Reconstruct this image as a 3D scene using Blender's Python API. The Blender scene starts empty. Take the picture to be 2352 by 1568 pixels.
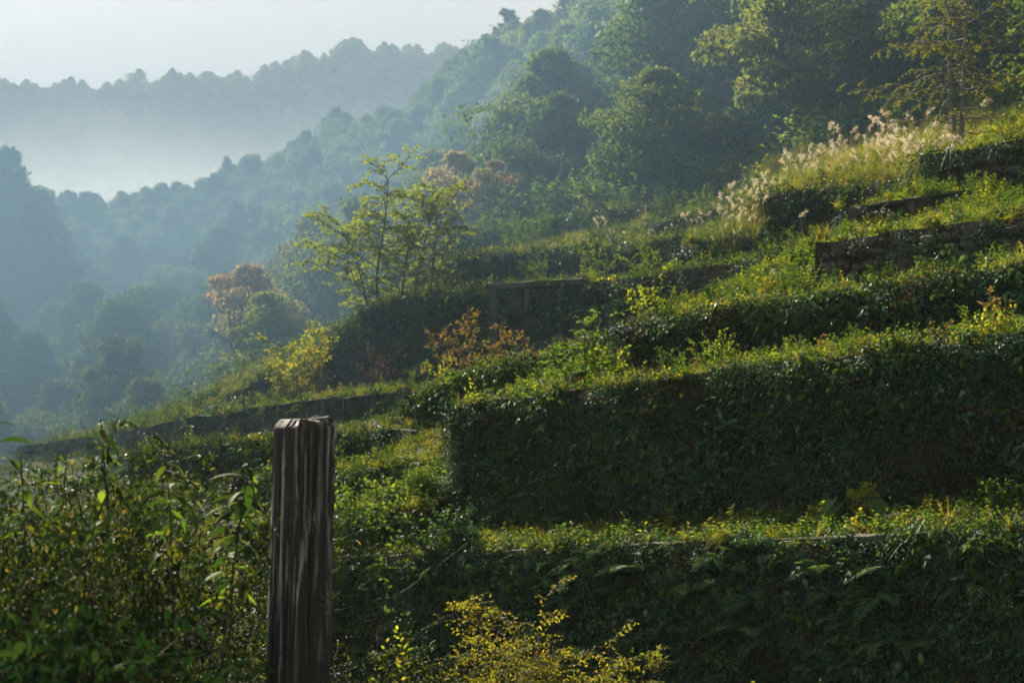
import bpy, math, random
import numpy as np
from mathutils import Vector, Matrix, Euler

# ------------------------------------------------------------------ camera, world, sun, exposure
S = bpy.context.scene
COL = S.collection
F = 3620.0                       # focal length in pixels of a 2352 px wide picture
PITCH = math.radians(10.7)
CAMZ = 1.7
cam_d = bpy.data.cameras.new('camera')
cam = bpy.data.objects.new('camera', cam_d)
COL.objects.link(cam)
cam.location = (0, 0, CAMZ)
cam.rotation_euler = (math.radians(90) + PITCH, 0, 0)
cam_d.sensor_width = 36.0
cam_d.lens = 36.0 * F / 2352.0
cam_d.clip_start = 0.1
cam_d.clip_end = 5000
cam_d.dof.use_dof = True
cam_d.dof.focus_distance = 15.0
cam_d.dof.aperture_fstop = 3.0
S.camera = cam

SUN_EL, SUN_AZ = math.radians(36), math.radians(-30)     # azimuth from +Y, negative = to the left
SUN_DIR = Vector((math.sin(SUN_AZ) * math.cos(SUN_EL), math.cos(SUN_AZ) * math.cos(SUN_EL), math.sin(SUN_EL)))
W = bpy.data.worlds.new('World')
S.world = W
W.use_nodes = True
wn, wl = W.node_tree.nodes, W.node_tree.links
bg = wn['Background']
sky = wn.new('ShaderNodeTexSky')
sky.sky_type = 'NISHITA'
sky.sun_disc = False
sky.sun_elevation = SUN_EL
sky.sun_rotation = SUN_AZ
sky.altitude = 300
sky.air_density = 1.3
sky.dust_density = 0.6
sky.ozone_density = 1.5
bg.inputs['Strength'].default_value = 0.029
hs = wn.new('ShaderNodeHueSaturation')          # thin high cloud takes the colour out of the sky
hs.inputs['Saturation'].default_value = 0.0
wl.new(sky.outputs['Color'], hs.inputs['Color'])
wm = wn.new('ShaderNodeMix'); wm.data_type = 'RGBA'; wm.blend_type = 'MULTIPLY'
wm.inputs[0].default_value = 1.0
wm.inputs[7].default_value = (1.06, 1.0, 0.94, 1)
wl.new(hs.outputs['Color'], wm.inputs[6])
wl.new(wm.outputs[2], bg.inputs['Color'])

sun_d = bpy.data.lights.new('sun', 'SUN')
sun_d.energy = 5.0
sun_d.angle = math.radians(0.6)
sun_d.color = (1.0, 0.90, 0.72)
sun = bpy.data.objects.new('sun', sun_d)
COL.objects.link(sun)
sun.rotation_euler = SUN_DIR.to_track_quat('Z', 'Y').to_euler()

S.view_settings.view_transform = 'Standard'
S.view_settings.look = 'None'
S.view_settings.exposure = 2.15
S.view_settings.gamma = 1.0
S.view_settings.use_curve_mapping = False
S.render.engine = 'CYCLES'
cy = S.cycles
cy.use_denoising = True
cy.max_bounces = 6
cy.diffuse_bounces = 3
cy.glossy_bounces = 1
cy.transmission_bounces = 3
cy.volume_bounces = 1
cy.transparent_max_bounces = 4
cy.sample_clamp_indirect = 3.0
cy.use_adaptive_sampling = True
cy.adaptive_threshold = 0.02
cy.caustics_reflective = False
cy.caustics_refractive = False

HAZE_D, HAZE_COL, HAZE_G = 0.0004, (0.35, 0.43, 0.55), 0.05
MIST_D = 0.036
LOW_D = 0.026

# ------------------------------------------------------------------ projection and terrace frame
cp, sp = math.cos(PITCH), math.sin(PITCH)


def ray(px, py):
    xr, yr = (px - 1176.0) / F, (784.0 - py) / F
    return np.array((xr, cp - yr * sp, sp + yr * cp))


def at(px, py, Y):
    r = ray(px, py)
    return np.array((0, 0, CAMZ)) + r * (Y / r[1])


EU = np.array((0.75, -0.662))      # along the terrace walls, towards the right and the viewer
EN = np.array((0.662, 0.75))       # uphill
WALL_ANG = math.atan2(EU[1], EU[0])


def at_c(px, py, c):
    r = ray(px, py)
    t = c / (r[0] * EN[0] + r[1] * EN[1])
    p = np.array((0, 0, CAMZ)) + r * t
    return p[0] * EU[0] + p[1] * EU[1], p[2]          # u, z


def w2uc(x, y):
    return x * EU[0] + y * EU[1], x * EN[0] + y * EN[1]


def uc2w(u, c):
    return u * EU[0] + c * EN[0], u * EU[1] + c * EN[1]


def px_of(x, y):
    return 1176.0 + F * x / (np.maximum(y, 0.5) * 1.018)


def pix(P):
    P = np.asarray(P, float).reshape(-1, 3)
    x, y, z = P[:, 0], P[:, 1], P[:, 2] - CAMZ
    d = np.maximum(y * cp + z * sp, 0.05)
    return 1176 + F * x / d, 784 - F * (z * cp - y * sp) / d


def fbm(x, y, seed, base=1.0, n=5):
    r = np.random.default_rng(seed)
    o = np.zeros_like(np.asarray(x, float))
    for k in range(n):
        f = base * 1.8 ** k
        for _ in range(3):
            a, ph = r.uniform(0, 6.283, 2)
            o = o + np.sin((x * math.cos(a) + y * math.sin(a)) * f * 6.283 + ph) / (1.7 ** k * 3)
    return o


# ------------------------------------------------------------------ materials
def new_mat(name):
    m = bpy.data.materials.new(name)
    m.use_nodes = True
    m.node_tree.nodes.clear()
    return m, m.node_tree.nodes, m.node_tree.links


def ramp_node(N, cols):
    r = N.new('ShaderNodeValToRGB')
    e = r.color_ramp.elements
    while len(e) < len(cols):
        e.new(0.5)
    for i, c in enumerate(cols):
        pos, rgb = c if isinstance(c[1], tuple) else (i / (len(cols) - 1), c)
        e[i].position = pos
        e[i].color = (*rgb, 1)
    return r


def leaf_mat(name, cols, trans=0.45, rough=0.68, spec=0.06, objmix=0.45, tcol=(1.5, 1.5, 0.55)):
    m, N, L = new_mat(name)
    at_ = N.new('ShaderNodeAttribute'); at_.attribute_name = 'rnd'
    oi = N.new('ShaderNodeObjectInfo')
    mx = N.new('ShaderNodeMix'); mx.data_type = 'FLOAT'
    mx.inputs[0].default_value = objmix
    L.new(at_.outputs['Fac'], mx.inputs[2]); L.new(oi.outputs['Random'], mx.inputs[3])
    rp = ramp_node(N, cols)
    L.new(mx.outputs[0], rp.inputs[0])
    pb = N.new('ShaderNodeBsdfPrincipled')
    pb.inputs['Roughness'].default_value = rough
    pb.inputs['Specular IOR Level'].default_value = spec
    L.new(rp.outputs[0], pb.inputs['Base Color'])
    tr = N.new('ShaderNodeBsdfTranslucent')
    mu = N.new('ShaderNodeMix'); mu.data_type = 'RGBA'; mu.blend_type = 'MULTIPLY'
    mu.inputs[0].default_value = 1.0
    L.new(rp.outputs[0], mu.inputs[6]); mu.inputs[7].default_value = (*tcol, 1)
    L.new(mu.outputs[2], tr.inputs['Color'])
    ms = N.new('ShaderNodeMixShader'); ms.inputs[0].default_value = trans
    L.new(pb.outputs[0], ms.inputs[1]); L.new(tr.outputs[0], ms.inputs[2])
    o = N.new('ShaderNodeOutputMaterial')
    L.new(ms.outputs[0], o.inputs['Surface'])
    return m


def solid_mat(name, cols, scale=(4, 4, 4), detail=6, rough=0.9, bump=0.3, bscale=25.0, moss=None, spec=0.3):
    m, N, L = new_mat(name)
    tc = N.new('ShaderNodeTexCoord')
    mp = N.new('ShaderNodeMapping'); mp.inputs['Scale'].default_value = scale
    L.new(tc.outputs['Object'], mp.inputs[0])
    nz = N.new('ShaderNodeTexNoise'); nz.inputs['Scale'].default_value = 1.0; nz.inputs['Detail'].default_value = detail
    nz.inputs['Roughness'].default_value = 0.65
    L.new(mp.outputs[0], nz.inputs['Vector'])
    rp = ramp_node(N, cols)
    L.new(nz.outputs['Fac'], rp.inputs[0])
    colour = rp.outputs[0]
    if moss:
        n2 = N.new('ShaderNodeTexNoise'); n2.inputs['Scale'].default_value = 1.3; n2.inputs['Detail'].default_value = 7
        L.new(tc.outputs['Object'], n2.inputs['Vector'])
        r2 = ramp_node(N, [(0.46, (0, 0, 0)), (0.58, (1, 1, 1))])
        L.new(n2.outputs['Fac'], r2.inputs[0])
        mm = N.new('ShaderNodeMix'); mm.data_type = 'RGBA'
        L.new(r2.outputs[0], mm.inputs[0]); L.new(rp.outputs[0], mm.inputs[6]); mm.inputs[7].default_value = (*moss, 1)
        colour = mm.outputs[2]
    pb = N.new('ShaderNodeBsdfPrincipled')
    pb.inputs['Roughness'].default_value = rough
    pb.inputs['Specular IOR Level'].default_value = spec
    L.new(colour, pb.inputs['Base Color'])
    n3 = N.new('ShaderNodeTexNoise'); n3.inputs['Scale'].default_value = bscale; n3.inputs['Detail'].default_value = 5
    L.new(tc.outputs['Object'], n3.inputs['Vector'])
    bp = N.new('ShaderNodeBump'); bp.inputs['Strength'].default_value = bump; bp.inputs['Distance'].default_value = 0.05
    L.new(n3.outputs['Fac'], bp.inputs['Height']); L.new(bp.outputs[0], pb.inputs['Normal'])
    o = N.new('ShaderNodeOutputMaterial')
    L.new(pb.outputs[0], o.inputs['Surface'])
    return m


M = {}
M['dark_leaf'] = leaf_mat('dark_leaf', [(0.0, (0.006, 0.016, 0.008)), (0.35, (0.016, 0.045, 0.02)), (0.7, (0.05, 0.11, 0.04)), (0.92, (0.10, 0.17, 0.06)), (1.0, (0.17, 0.18, 0.06))], trans=0.28, spec=0.08, rough=.6, objmix=0.4)
M['green_leaf'] = leaf_mat('green_leaf', [(0.0, (0.03, 0.07, 0.02)), (0.5, (0.075, 0.13, 0.026)), (0.85, (0.14, 0.18, 0.035)), (1.0, (0.25, 0.2, 0.04))], trans=0.5)
M['yellow_leaf'] = leaf_mat('yellow_leaf', [(0.0, (0.08, 0.13, 0.022)), (0.5, (0.17, 0.20, 0.032)), (0.85, (0.27, 0.24, 0.04)), (1.0, (0.34, 0.19, 0.035))], trans=0.55)
M['lime_leaf'] = leaf_mat('lime_leaf', [(0.0, (0.11, 0.16, 0.025)), (0.6, (0.2, 0.22, 0.03)), (1.0, (0.3, 0.24, 0.035))], trans=0.6, tcol=(1.4, 1.4, .6))
M['moss'] = leaf_mat('moss', [(0.0, (0.012, 0.024, 0.008)), (0.6, (0.028, 0.045, 0.014)), (1.0, (0.05, 0.055, 0.02))], trans=0.15, spec=.1, rough=.8)
M['orange_leaf'] = leaf_mat('orange_leaf', [(0.0, (0.11, 0.12, 0.03)), (0.5, (0.17, 0.135, 0.04)), (1.0, (0.22, 0.13, 0.05))], trans=0.45, tcol=(1.2, 1.1, 0.6), objmix=.1)
M['thicket_leaf'] = leaf_mat('thicket_leaf', [(0.0, (0.005, 0.014, 0.005)), (0.5, (0.010, 0.022, 0.007)), (0.82, (0.024, 0.040, 0.009)), (0.96, (0.12, 0.12, 0.02)), (1.0, (0.26, 0.15, 0.02))], trans=0.42, objmix=0.05, rough=.55, spec=.06)  # greens kept dark to stand in for sun blocked from the foreground
M['shade_leaf'] = leaf_mat('shade_leaf', [(0.0, (0.006, 0.018, 0.009)), (0.6, (0.014, 0.036, 0.016)), (1.0, (0.03, 0.055, 0.02))], trans=0.22, spec=.0, rough=.9)  # darkened greens carry the shade falling on the lower corner shrubs
M['ivy_leaf'] = leaf_mat('ivy_leaf', [(0.0, (0.006, 0.018, 0.011)), (0.35, (0.018, 0.052, 0.027)), (0.7, (0.055, 0.12, 0.055)), (0.92, (0.13, 0.21, 0.09)), (1.0, (0.22, 0.21, 0.08))], trans=0.2, spec=.12, rough=.5, objmix=.4)
M['fern_leaf'] = leaf_mat('fern_leaf', [(0.0, (0.03, 0.075, 0.035)), (0.6, (0.07, 0.14, 0.06)), (1.0, (0.14, 0.19, 0.07))], trans=0.35, spec=.06, rough=.65, objmix=.6)
M['autumn_leaf'] = leaf_mat('autumn_leaf', [(0.0, (0.03, 0.05, 0.012)), (0.5, (0.075, 0.085, 0.016)), (0.85, (0.15, 0.13, 0.022)), (1.0, (0.22, 0.13, 0.025))], trans=0.5)
M['shoot_leaf'] = leaf_mat('shoot_leaf', [(0.0, (0.012, 0.03, 0.010)), (0.6, (0.03, 0.055, 0.014)), (1.0, (0.09, 0.085, 0.018))], trans=0.42, objmix=.8)
M['olive_leaf'] = leaf_mat('olive_leaf', [(0.0, (0.05, 0.075, 0.016)), (0.5, (0.12, 0.13, 0.024)), (0.85, (0.2, 0.175, 0.03)), (1.0, (0.25, 0.15, 0.03))], trans=0.5)
M['red_leaf'] = leaf_mat('red_leaf', [(0.0, (0.26, 0.26, 0.08)), (0.4, (0.42, 0.34, 0.15)), (1.0, (0.48, 0.32, 0.18))], trans=0.45, tcol=(1.05, 1.0, 0.8), objmix=.05)  # paled so the crowns already carry haze in their colour
M['brown_leaf'] = leaf_mat('brown_leaf', [(0.0, (0.035, 0.03, 0.016)), (0.5, (0.075, 0.056, 0.03)), (1.0, (0.13, 0.09, 0.045))], trans=0.35, tcol=(1.4, 1.1, 0.7))
M['wood_leaf'] = leaf_mat('wood_leaf', [(0.0, (0.025, 0.055, 0.02)), (0.4, (0.055, 0.095, 0.026)), (0.75, (0.11, 0.135, 0.03)), (1.0, (0.2, 0.17, 0.045))], trans=0.5, spec=0.2, objmix=0.6)
M['needle'] = leaf_mat('needle', [(0.0, (0.012, 0.03, 0.014)), (1.0, (0.03, 0.055, 0.02))], trans=0.2, spec=0.2)
M['grass'] = leaf_mat('grass', [(0.0, (0.06, 0.10, 0.02)), (0.5, (0.14, 0.15, 0.03)), (1.0, (0.27, 0.21, 0.07))], trans=0.5, spec=0.3)
M['plume'] = leaf_mat('plume', [(0.0, (0.46, 0.42, 0.32)), (1.0, (0.72, 0.68, 0.55))], trans=0.55, spec=0.1, tcol=(1.2, 1.1, 1.0))
M['bark'] = solid_mat('bark', [(0.3, (0.018, 0.014, 0.011)), (0.7, (0.06, 0.05, 0.04))], scale=(9, 9, 2.5))
M['pale_bark'] = solid_mat('pale_bark', [(0.3, (0.07, 0.06, 0.05)), (0.7, (0.2, 0.18, 0.15))], scale=(9, 9, 2.5))
M['stem'] = solid_mat('stem', [(0.3, (0.02, 0.016, 0.01)), (0.7, (0.055, 0.045, 0.025))], scale=(9, 9, 3))
M['dry_stem'] = solid_mat('dry_stem', [(0.3, (0.10, 0.075, 0.05)), (0.7, (0.24, 0.19, 0.13))], scale=(9, 9, 3))
M['soil'] = solid_mat('soil', [(0.3, (0.009, 0.010, 0.005)), (0.5, (0.017, 0.022, 0.008)), (0.7, (0.032, 0.036, 0.013))], scale=(2.5, 2.5, 2.5), bump=0.8, bscale=9)
M['concrete'] = solid_mat('concrete', [(0.3, (0.022, 0.023, 0.019)), (0.5, (0.062, 0.06, 0.053)), (0.72, (0.15, 0.145, 0.13))], scale=(3.5, 3.5, 1.2), detail=9, moss=(0.02, 0.028, 0.010), bump=0.9, bscale=11)
M['coping'] = solid_mat('coping', [(0.25, (0.035, 0.037, 0.03)), (0.75, (0.12, 0.115, 0.10))], scale=(5, 5, 5), moss=(0.03, 0.04, 0.012), bump=0.6, bscale=18)
M['stone'] = solid_mat('stone', [(0.25, (0.05, 0.055, 0.045)), (0.5, (0.11, 0.115, 0.10)), (0.8, (0.21, 0.21, 0.19))], scale=(6, 6, 6), moss=(0.035, 0.05, 0.016), bump=0.7, bscale=22)


# ------------------------------------------------------------------ mesh helpers
class MB:
    """Collects triangle meshes."""
    def __init__(self):
        self.V, self.T, self.R, self.n = [], [], [], 0

    def add(self, v, t, r=0.5):
        v = np.asarray(v, np.float32).reshape(-1, 3)
        t = np.asarray(t, np.int32).reshape(-1, 3)
        self.V.append(v); self.T.append(t + self.n)
        self.R.append(np.broadcast_to(np.asarray(r, np.float32), (len(v),)))
        self.n += len(v)

    def tube(self, pts, rad, seg=5, r=0.5):
        pts = np.asarray(pts, float); k = len(pts)
        rad = np.broadcast_to(np.asarray(rad, float), (k,))
        tg = np.gradient(pts, axis=0)
        tg /= np.linalg.norm(tg, axis=1)[:, None] + 1e-9
        ref = np.array((0.31, 0.17, 0.05)) if abs(tg[:, 2]).mean() > 0.6 else np.array((0.05, 0.1, 1.0))
        a = np.cross(tg, ref); a /= np.linalg.norm(a, axis=1)[:, None] + 1e-9
        b = np.cross(tg, a)
        th = np.arange(seg) * 2 * math.pi / seg
        v = pts[:, None, :] + rad[:, None, None] * (np.cos(th)[None, :, None] * a[:, None, :] + np.sin(th)[None, :, None] * b[:, None, :])
        i = np.arange(k - 1)[:, None] * seg; j = np.arange(seg)[None, :]; j2 = (j + 1) % seg
        q = np.stack([i + j, i + j2, i + seg + j2, i + seg + j], -1).reshape(-1, 4)
        t = np.concatenate([q[:, [0, 1, 2]], q[:, [0, 2, 3]]])
        self.add(v.reshape(-1, 3), t, r)

    def grid(self, P, r=0.5, flip=False):
        """P: (a,b,3) grid of points."""
        a, b = P.shape[:2]
        i = np.arange(a - 1)[:, None] * b; j = np.arange(b - 1)[None, :]
        q = np.stack([i + j, i + j + 1, i + b + j + 1, i + b + j], -1).reshape(-1, 4)
        if flip:
            q = q[:, ::-1]
        t = np.concatenate([q[:, [0, 1, 2]], q[:, [0, 2, 3]]])
        self.add(P.reshape(-1, 3), t, r)

    def leaves(self, P, A, Nn, L, Wd, lod=2, fold=0.25, droop=0.2, r=None, rng=None):
        P = np.asarray(P, float); n = len(P)
        if n == 0:
            return
        A = np.asarray(A, float); A = A / (np.linalg.norm(A, axis=1)[:, None] + 1e-9)
        Nn = np.asarray(Nn, float); Nn = Nn - (Nn * A).sum(1)[:, None] * A
        Nn = Nn / (np.linalg.norm(Nn, axis=1)[:, None] + 1e-9)
        B = np.cross(Nn, A)
        L = np.broadcast_to(np.asarray(L, float), (n,)); Wd = np.broadcast_to(np.asarray(Wd, float), (n,))
        if lod == 2:
            x = np.array([0, .33, .68, 1, .28, .66, .28, .66]); y = np.array([0, 0, 0, 0, .5, .36, -.5, -.36])
            t = np.array([[0, 1, 4], [1, 5, 4], [1, 2, 5], [2, 3, 5], [0, 6, 1], [1, 6, 7], [1, 7, 2], [2, 7, 3]])
        else:
            x = np.array([0, .42, 1, .42]); y = np.array([0, .5, 0, -.5])
            t = np.array([[0, 2, 1], [0, 3, 2]])
        z = fold * np.abs(y)
        zz = z[None, :] * Wd[:, None] - droop * (x ** 2)[None, :] * L[:, None]
        v = P[:, None, :] + A[:, None, :] * (x[None, :, None] * L[:, None, None]) + B[:, None, :] * (y[None, :, None] * Wd[:, None, None]) + Nn[:, None, :] * zz[:, :, None]
        m = len(x)
        T = (t[None] + (np.arange(n) * m)[:, None, None]).reshape(-1, 3)
        if r is None:
            r = (rng or np.random.default_rng(n)).random(n)
        self.add(v.reshape(-1, 3), T, np.repeat(r, m))

    def mesh(self, name, mat, smooth=False):
        V = np.concatenate(self.V); T = np.concatenate(self.T); R = np.concatenate(self.R)
        me = bpy.data.meshes.new(name)
        me.vertices.add(len(V)); me.vertices.foreach_set('co', V.ravel())
        me.loops.add(len(T) * 3); me.loops.foreach_set('vertex_index', T.ravel().astype(np.int32))
        me.polygons.add(len(T)); me.polygons.foreach_set('loop_start', np.arange(0, len(T) * 3, 3, dtype=np.int32))
        me.polygons.foreach_set('use_smooth', np.full(len(T), smooth, dtype=bool))
        a = me.attributes.new('rnd', 'FLOAT', 'POINT'); a.data.foreach_set('value', R.astype(np.float32))
        me.update(calc_edges=True)
        me.materials.append(mat)
        return me


def put(name, me, parent=None, loc=None, rot=None, scl=None):
    o = bpy.data.objects.new(name, me)
    COL.objects.link(o)
    if parent is not None:
        o.parent = parent
    if loc is not None:
        o.location = loc
    if rot is not None:
        o.rotation_euler = rot
    if scl is not None:
        o.scale = (scl,) * 3 if isinstance(scl, (int, float)) else scl
    return o


def tag(o, label=None, cat=None, group=None, kind=None):
    if label: o['label'] = label
    if cat: o['category'] = cat
    if group: o['group'] = group
    if kind: o['kind'] = kind
    return o


def thing(name, label, cat, loc=(0, 0, 0), rz=0.0, scl=1.0, group=None, tilt=(0, 0)):
    o = bpy.data.objects.new(name, None)
    COL.objects.link(o)
    o.empty_display_size = 0.2
    o.location = loc
    o.rotation_euler = (tilt[0], tilt[1], rz)
    o.scale = (scl,) * 3 if isinstance(scl, (int, float)) else scl
    return tag(o, label, cat, group)


def stand(name, label, cat, parts, loc, rz=0.0, scl=1.0, group=None, tilt=(0, 0)):
    """A thing made of shared part meshes: parts = [(part name, mesh)]."""
    t = thing(name, label, cat, loc, rz, scl, group, tilt)
    for pn, me in parts:
        put(pn, me, t)
    return t


def unit(v):
    return v / (np.linalg.norm(v) + 1e-9)


def poly(rng, p, d, L, n=6, wob=0.18, up=0.0, droop=0.0):
    pts = [np.array(p, float)]
    d = unit(np.array(d, float))
    for i in range(n):
        d = unit(d + rng.normal(0, wob, 3) + np.array((0, 0, up - droop * (i / n))))
        pts.append(pts[-1] + d * L / n)
    return np.array(pts)


def along(pts, f):
    """Position and direction at fraction f of a polyline."""
    k = len(pts) - 1
    x = min(max(f, 0), 0.9999) * k
    i = int(x)
    return pts[i] + (pts[i + 1] - pts[i]) * (x - i), unit(pts[i + 1] - pts[i])


# ------------------------------------------------------------------ plant builders
def shrub(seed, H, spread, nst, ntw, twL, lL, lW, nlf, leafmat, lod=2, planar=False, up=0.05, f0=0.25, droop=0.25,
          stemr=0.008, stem_mat='stem', tw_angle=1.0, lean=(0, 0), sub=0):
    """Stems from the ground, side twigs, leaves along the twigs. Returns [('stems', mesh), ('foliage', mesh)]."""
    rng = np.random.default_rng(seed)
    st, lf = MB(), MB()
    P, A, Nn = [], [], []

    def leafy(tw, n):
        pn = unit(np.cross(tw[-1] - tw[0], rng.normal(0, 1, 3)))
        if planar:
            side = unit(np.cross(tw[-1] - tw[0], (0, 0, 1.0)))
            pn = unit(np.cross(side, tw[-1] - tw[0]) + rng.normal(0, .15, 3))
        for k in range(n):
            p, d = along(tw, 0.08 + 0.92 * (k + rng.random() * .6) / n)
            s = 1 if k % 2 else -1
            if planar:
                side = unit(np.cross(pn, d))
                a = d * .55 + side * s * .9 + rng.normal(0, .12, 3)
                nn = pn + rng.normal(0, .2, 3)
            else:
                side = unit(np.cross(d, rng.normal(0, 1, 3)))
                a = d * .5 + side + np.array((0, 0, -.15))
                nn = np.array((0, 0, 1.0)) + rng.normal(0, .55, 3)
            P.append(p); A.append(a); Nn.append(nn)
        p, d = along(tw, 1.0)
        P.append(p); A.append(d); Nn.append(pn if planar else np.array((0, 0, 1.0)) + rng.normal(0, .4, 3))

    for s in range(nst):
        a = rng.uniform(0, 6.283)
        d = np.array((math.cos(a) * spread + lean[0], math.sin(a) * spread + lean[1], 1.0))
        h = H * rng.uniform(.7, 1.08)
        main = poly(rng, (math.cos(a) * .05 * H, math.sin(a) * .05 * H, 0), d, h, 9, .11, up)
        st.tube(main, np.linspace(stemr, stemr * .25, len(main)), 5)
        for k in range(ntw):
            f = f0 + (1 - f0) * (k + rng.random()) / ntw
            p, dd = along(main, f)
            a2 = rng.uniform(0, 6.283)
            td = np.array((math.cos(a2), math.sin(a2), .35)) * tw_angle + dd * .6
            tl = twL * rng.uniform(.6, 1.2) * (1.12 - .42 * f)
            tw = poly(rng, p, td, tl, 5, .13, 0, droop)
            st.tube(tw, np.linspace(stemr * .4, stemr * .12, len(tw)), 3)
            if sub:
                for q in range(sub):
                    p2, d2 = along(tw, .15 + .8 * (q + rng.random() * .5) / sub)
                    sd = unit(np.cross(d2, (0, 0, 1.0))) * (1 if q % 2 else -1)
                    t2 = poly(rng, p2, d2 * .7 + sd + rng.normal(0, .15, 3), tl * .45, 3, .1, 0, droop)
                    st.tube(t2, np.linspace(stemr * .2, stemr * .08, len(t2)), 3)
                    leafy(t2, max(3, nlf // 2))
            leafy(tw, nlf)
        leafy(main[-3:], nlf)
    n = len(P)
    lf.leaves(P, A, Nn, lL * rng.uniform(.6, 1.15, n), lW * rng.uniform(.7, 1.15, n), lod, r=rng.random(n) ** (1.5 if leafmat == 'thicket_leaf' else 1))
    return [('stems', st.mesh('stems', M[stem_mat])), ('foliage', lf.mesh('foliage', M[leafmat]))]


def blob_tree(seed, H, R, nl, lsize, leafmat, nb=16, flat=0.62, base=0.28, barkmat='bark', tr=0.11, lod=1, bk=(.17, .46)):
    rng = np.random.default_rng(seed)
    lf, st = MB(), MB()
    lean = rng.normal(0, .05, 2)
    tp = poly(rng, (0, 0, -.3), (lean[0], lean[1], 1), H * .72, 8, .05, .05)
    st.tube(tp, np.linspace(tr * H / 7, tr * .2, len(tp)), 7)
    per = nl // nb
    for k in range(nb):
        h = base + (0.98 - base) * ((k + .5) / nb)
        a = k * 2.4 + rng.uniform(-.5, .5)
        prof = math.sin(math.pi * min(1, (h - base + .12) / (1.08 - base)) ** .8)
        rr = R * prof * rng.uniform(.3, 1.0)
        c = np.array((math.cos(a) * rr, math.sin(a) * rr, h * H * rng.uniform(.93, 1.03)))
        br = R * rng.uniform(*bk) * (.6 + .4 * prof)
        p, _ = along(tp, min(.95, h * .75))
        limb = np.array([p, p * .5 + c * .5 + np.array((0, 0, -.04 * H)), c])
        st.tube(limb, (tr * .5, tr * .35, tr * .1), 4)
        d = rng.normal(0, 1, (per, 3)); d[:, 2] = d[:, 2] * .8 + .25
        d /= np.linalg.norm(d, axis=1)[:, None]
        rad = br * rng.uniform(.45, 1.12, per) ** .6 * (1 + .25 * np.sin(d[:, 0] * 5 + k) * np.cos(d[:, 1] * 6))
        P = c + d * rad[:, None] * np.array((1, 1, flat))
        A = np.cross(d, rng.normal(0, 1, (per, 3))) + d * .4 + np.array((0, 0, -.35))
        Nn = d * .6 + np.array((0, 0, .7)) + rng.normal(0, .45, (per, 3))
        lf.leaves(P, A, Nn, lsize * rng.uniform(.6, 1.3, per), lsize * .55 * rng.uniform(.7, 1.3, per), lod, r=np.clip(rng.random(per) * .45 + rng.random() * .6, 0, 1))
    return [('trunk', st.mesh('trunk', M[barkmat], True)), ('crown', lf.mesh('crown', M[leafmat]))]


def cone_tree(seed, H, R, nl, lsize, leafmat='needle'):
    rng = np.random.default_rng(seed)
    lf, st = MB(), MB()
    tp = poly(rng, (0, 0, -.3), (0, 0, 1), H, 8, .02, .05)
    st.tube(tp, np.linspace(.16, .02, len(tp)), 6)
    nw = 26
    for k in range(nw):
        f = .12 + .86 * k / nw
        rr = R * (1 - f) ** .8 + .12
        for b in range(5):
            a = rng.uniform(0, 6.283)
            L = rr * rng.uniform(.7, 1.15)
            p0, _ = along(tp, f)
            br = poly(rng, p0, (math.cos(a), math.sin(a), .15), L, 4, .08, 0, .25)
            st.tube(br, (.03, .025, .02, .012, .006), 3)
            n = max(6, nl // (nw * 5))
            fr = rng.uniform(.15, 1, n)
            idx = np.minimum((fr * 4).astype(int), 3)
            pos = br[idx] + (br[idx + 1] - br[idx]) * (fr * 4 - idx)[:, None] + rng.normal(0, .09 * L + .04, (n, 3)) * np.array((1, 1, .5))
            A = np.tile(br[-1] - br[0], (n, 1)) / L + rng.normal(0, .5, (n, 3)) + np.array((0, 0, -.3))
            lf.leaves(pos, A, np.array((0, 0, 1.0)) + rng.normal(0, .4, (n, 3)), lsize * rng.uniform(.6, 1.3, n), lsize * .35, 1, r=rng.random(n))
    return [('trunk', st.mesh('trunk', M['bark'], True)), ('crown', lf.mesh('crown', M[leafmat]))]


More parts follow.
